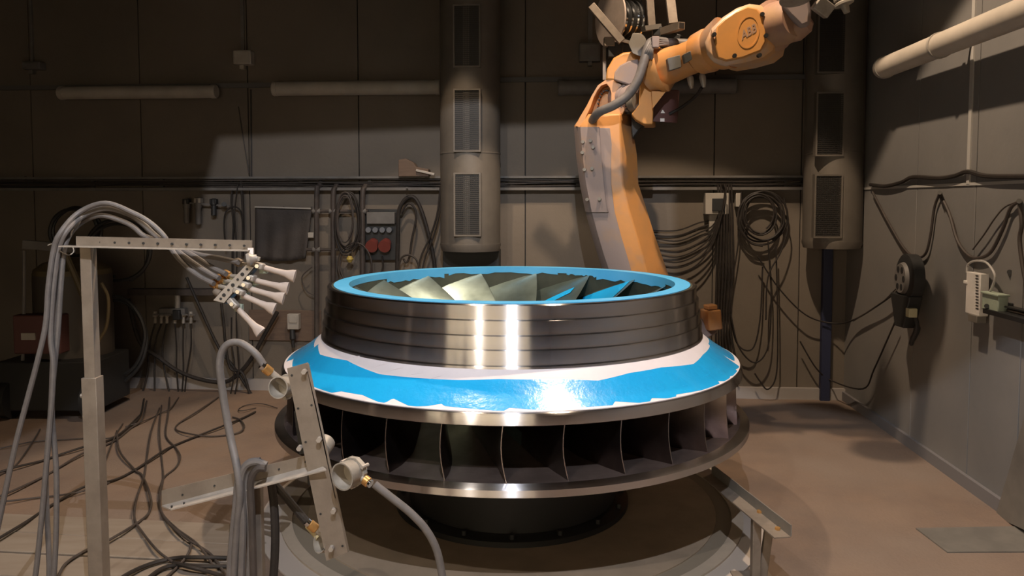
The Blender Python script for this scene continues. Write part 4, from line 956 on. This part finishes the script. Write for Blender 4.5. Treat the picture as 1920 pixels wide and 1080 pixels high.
def cup(cx, cy, rpx, face, Yc, label, fitp, hose, hr_=.0105, mcup=castm):
    t = thing('cup_nozzle', label, 'nozzle', at(cx, cy, Yc), 'round cup nozzles on the low stand')
    c = at(cx, cy, Yc); f = V(face).normalized(); R = pxm(rpx, Yc)
    # open cup: outer and inner wall
    MB().turned(c, c - f * .07, [(0, R * .90), (0, R), (.12, R * .97), (.75, R * .88), (1, R * .62)], 32, caps=False).build('cup', mcup, t)
    MB().turned(c, c - f * .06, [(0, R * .90), (.75, R * .80), (1, R * .55), (1, .001)], 32, caps=False).build('cup_lining', mcup, t)
    MB().cyl(c - f * .058, c - f * .052, R * .42, n=20).build('orifice', darksteel, t)
    MB().turned(c - f * .045, c - f * .060, [(0, R * 1.08), (1, R * 1.08)], 10).build('lug_ring', castm, t)
    for k in range(3):
        a_, b_, _ = frame(f); th = 2 * math.pi * k / 3 + .5; pp = c - f * .052 + (a_ * math.cos(th) + b_ * math.sin(th)) * R * 1.1; MB().cyl(pp + f * .012, pp - f * .015, .006, n=8).build('lug_bolt', zinc, t)
    fp = at(*fitp, Yc + .02); s0 = c - f * .05; d_ = fp - s0
    MB().cyl(s0, s0 + d_ * .8, .011, n=12).build('inlet_pipe', castm, t)
    MB().turned(s0 + d_ * .75, s0 + d_ * 1.08, [(0, .012), (.1, .0145), (.9, .0145), (1, .011)], 14).build('hose_fitting', brass, t)
    MB().turned(s0 + d_ * 1.05, s0 + d_ * 1.2, [(0, .0115), (1, .0115)], 12).build('ferrule', chrome, t)
    return t
cup(521, 727, 21, (-.28, -1, .12), fs - .03, 'upper cup nozzle at the top of the perforated strip', (498, 691), None)
cup(641, 894, 27, (-.55, -1, .0), fs - .14, 'large middle cup nozzle facing the camera', (690, 904), None)
cup(599, 1017, 20, (-.75, -.8, .35), fs - .05, 'lowest cup nozzle half hidden by the strip', (583, 984), None)
MB().turned(at(660, 878, fs - .08), at(682, 884, fs - .06), [(0, .02), (.5, .024), (1, .018)], 16).build('valve', castm, fstand)
cable([at(x, y, fs + o_) for x, y, o_ in ((494, 684, -.01), (478, 662, -.01), (450, 643, 0), (424, 648, 0), (412, 680, 0), (418, 740, 0), (432, 820, -.02), (445, 880, -.06), (450, 930, -.07), (444, 1000, -.06), (438, 1090, -.05))], .0112, hoseg, 'grey hose looping from the upper cup nozzle down to the floor', name='hose', cat='hose', n=12)
cable([at(x, y, fs - .13) for x, y in ((702, 908), (730, 930), (770, 962), (800, 995), (820, 1035), (832, 1095))], .0112, hoseg, 'grey hose curving down from the large middle cup nozzle', name='hose', cat='hose', n=12)
cable([at(x, y, fs + .02) for x, y in ((508, 900), (530, 925), (555, 955), (578, 982))], .012, hoseb, 'short black hose running down to the lowest cup nozzle', name='hose', cat='hose', n=10)
cable([at(x, y, fs + .0) for x, y in ((508, 902), (514, 950), (516, 1020), (512, 1095))], .013, hoseb, 'straight black hose dropping beside the low stand post', name='hose', cat='hose', n=10)
tag(MB().cyl(at(579, 983, fs), at(600, 1007, fs - .02), .014, n=14).build('hose_sleeve', mat('yellowish sleeve', (.45, .38, .22), .7)), 'yellowish sleeve between black hose and lowest cup nozzle', 'sleeve')
for i, P in enumerate((
    [(492, 868), (476, 872), (462, 890), (462, 930), (470, 1000), (466, 1095)],
    [(500, 872), (480, 866), (460, 876), (452, 910), (456, 980), (452, 1095)],
    [(498, 878), (482, 880), (470, 905), (472, 960), (474, 1030), (476, 1095)],
    [(488, 864), (466, 868), (448, 895), (442, 950), (434, 1030), (430, 1095)])):
    cable([at(x, y, fs - .05 - .012 * (i % 3)) for x, y in P], .0105, hoseg if i != 2 else hosef, ('inner', 'middle', 'darker right', 'outer left')[i] + ' hose of the bundle hung over the low stand arm', name='hose', cat='hose', group='hose bundle on the low stand', n=9)
# ------------------------------------------------------------------ right stand
rs = thing('angle_bracket_stand', 'short steel stand with angle bar at the right of the turntable', 'stand', V((1.02, 3.02, 0)))
zA = .285
pA = [at(1332, 886, 3.85), at(1352, 884, 3.87)]
P0 = fl(1344, 902, zA); 
near_l, near_r, far_l, far_r = fl(1452, 1008, zA), fl(1482, 1006, zA), fl(1318, 895, zA), fl(1334, 888, zA)
MB().prism([far_l, far_r, near_r, near_l], V((0, 0, -.005))).build('angle_bar', galv, rs)
MB().prism([far_r, near_r, near_r + V((0, 0, .045)), far_r + V((0, 0, .045))], V((.005, 0, 0))).build('bar_flange', platem, rs)
for (x, y) in ((1424, 961), (1458, 993)): c = fl(x, y, zA); MB().cyl(c - V((0, 0, .003)), c + V((0, 0, .009)), .011, n=6).build('bolt', brass, rs)
lp = fl(1418, 968, zA)
MB().beam(V((lp.x, lp.y, zA - .006)), V((lp.x, lp.y, .01)), .035, .035, V((0, 1, 0))).build('leg', galv, rs, bevel=.003)
MB().beam(V((lp.x + .07, lp.y + .03, zA - .006)), V((lp.x + .03, lp.y + .01, .01)), .035, .02, V((0, 1, 0))).build('brace', galv, rs, bevel=.002)
MB().box((lp.x, lp.y, .012), (.16, .16, .012)).build('foot_plate', galv, rs)
# ------------------------------------------------------------------ cables on the floor
FC = [
    ([(-20, 1020), (0, 1008), (50, 978), (100, 945), (160, 912), (214, 900), (253, 881), (301, 849), (325, 836), (369, 818), (417, 799), (455, 784), (479, 772)], .011, 'thick cable crossing the whole brown floor diagonally'),
    ([(409, 745), (369, 772), (335, 794), (331, 806), (354, 813), (393, 818), (441, 813), (458, 801), (450, 787), (436, 782)], .009, 'cable making an open loop near the back wall'),
    ([(318, 745), (316, 775), (311, 816), (330, 840), (338, 857), (330, 876), (308, 895), (300, 920), (300, 950), (315, 980), (350, 1010), (390, 1035), (410, 1058), (430, 1090)], .009, 'cable with a right bulge running towards the low stand'),
    ([(303, 760), (299, 808), (303, 857), (306, 895), (301, 930), (303, 960), (330, 990), (370, 1020), (400, 1060)], .008, 'nearly straight cable under the bulging one'),
    ([(299, 765), (284, 808), (275, 861), (270, 895), (257, 932), (252, 970), (265, 995), (295, 1032), (325, 1055)], .009, 'cable bowing left beside the crossing pair'),
    ([(219, 808), (224, 845), (253, 881), (267, 892), (282, 932), (280, 960), (255, 982), (200, 1015), (165, 1030), (125, 1055), (107, 1085)], .010, 'cable curving back behind the tall post over the planks'),
    ([(270, 748), (263, 780), (243, 799), (212, 822), (157, 838), (105, 855), (75, 865), (25, 877), (-20, 892)], .011, 'upper cable leaving to the left edge from the manifold'),
    ([(275, 752), (267, 785), (245, 803), (212, 828), (157, 849), (105, 880), (75, 897), (20, 922), (-20, 938)], .010, 'second cable leaving to the left edge from the manifold'),
    ([(264, 776), (215, 818), (160, 822), (75, 827), (40, 832), (-10, 843)], .007, 'thin cable in front of the blasting machine'),
    ([(205, 905), (150, 922), (100, 930), (62, 934), (10, 940), (-20, 941)], .008, 'cable with a joint lying left of the tall post'),
    ([(230, 795), (215, 820), (192, 880), (180, 905)], .008, 'short steep cable right of the tall post'),
    ([(75, 805), (65, 822), (32, 870), (0, 890), (-20, 897)], .008, 'short steep cable at the left edge'),
    ([(425, 1046), (370, 1045), (325, 1047), (275, 1060), (230, 1082), (200, 1110)], .011, 'upper grey cable of the tangle on the planks'),
    ([(430, 1062), (380, 1062), (330, 1060), (300, 1068), (270, 1090)], .011, 'second grey cable of the tangle on the planks'),
    ([(325, 1055), (350, 1062), (390, 1072), (430, 1085)], .011, 'grey cable crossing the tangle to the lower right'),
    ([(360, 1012), (355, 1035), (340, 1055), (320, 1075), (290, 1100)], .009, 'short dark cable dropping into the tangle'),
    ([(480, 765), (455, 770), (447, 768), (460, 760), (490, 757), (520, 765)], .006, 'thin cable loop by the wall right of the grey hose'),
    ([(335, 745), (320, 765), (300, 775), (285, 783), (262, 792), (235, 800)], .007, 'cable running left along the wall foot')]
for P, r, l in FC:
    hgt = [r * .7 + .004 + (.024 if y > 960 and x < 470 else 0) + .012 * (i % 3 == 1) for i, (x, y) in enumerate(P)]
    cable([fl(x, y, h_) for (x, y), h_ in zip(P, hgt)], r * (.62 if P[0][1] < 1030 else .8), hosef if r < .011 else hoseb, l, cat='cable', n=7)
# fixtures of the lamps (above the picture)
for nmx, Pp, lb in (('floodlight', FLOOD_A, 'hooded floodlight above the camera, right one'), ('floodlight', FLOOD_B, 'hooded floodlight above the camera, left one')):
    t = thing(nmx, lb, 'floodlight', Pp + V((0, 0, .3)))
    tl_ = BW0 + EX * -2.55; 
    tgt = [V((-2.42, 6.4, 2.10)), V((1.27, 6.18, 2.22)), V((1.33, 6.18, .3)), V((4.5, 3.6, 0)), V((2.5, -1.2, 0)), V((-4.5, -1.2, 0)), V((-4.5, 2.0, 0)), V((-3.3, 4.93, 0)), V((-2.85, 6.4, .4))]  # unseen shade, its rim shaped to cut the beam to the lit area
    lo_ = []; hi_ = []
    for g_ in tgt:
        dd = (g_ - Pp).normalized(); lo_.append(Pp + dd * (.5 / max(.35, -dd.z + .35) * .8)); hi_.append(Pp + V((dd.x, dd.y, 0)).normalized() * .07 + V((0, 0, .06)))
    MB().loft([hi_, lo_], caps=False).build('shade', black, t, smooth=0)
    MB().prism(hi_, V((0, 0, .02))).build('cap', black, t)
    MB().cyl(Pp + V((0, 0, .08)), V((Pp.x, Pp.y, CH)), .012, n=8).build('rod', black, t)
for PN, lb in ((PEND, 'pendant reflector lamp over the right side of the turntable'), (PEND2, 'pendant reflector lamp over the left side of the turntable')):
    t = thing('pendant_lamp', lb, 'lamp', PN + V((0, 0, .1)))
    MB().turned(PN + V((0, 0, .16)), PN + V((0, 0, .05)), [(0, .06), (.3, .12), (1, .22)], 28, caps=False).build('reflector', black, t)
    MB().cyl(PN + V((0, 0, .15)), V((PN.x, PN.y, CH)), .012, n=8).build('rod', black, t)
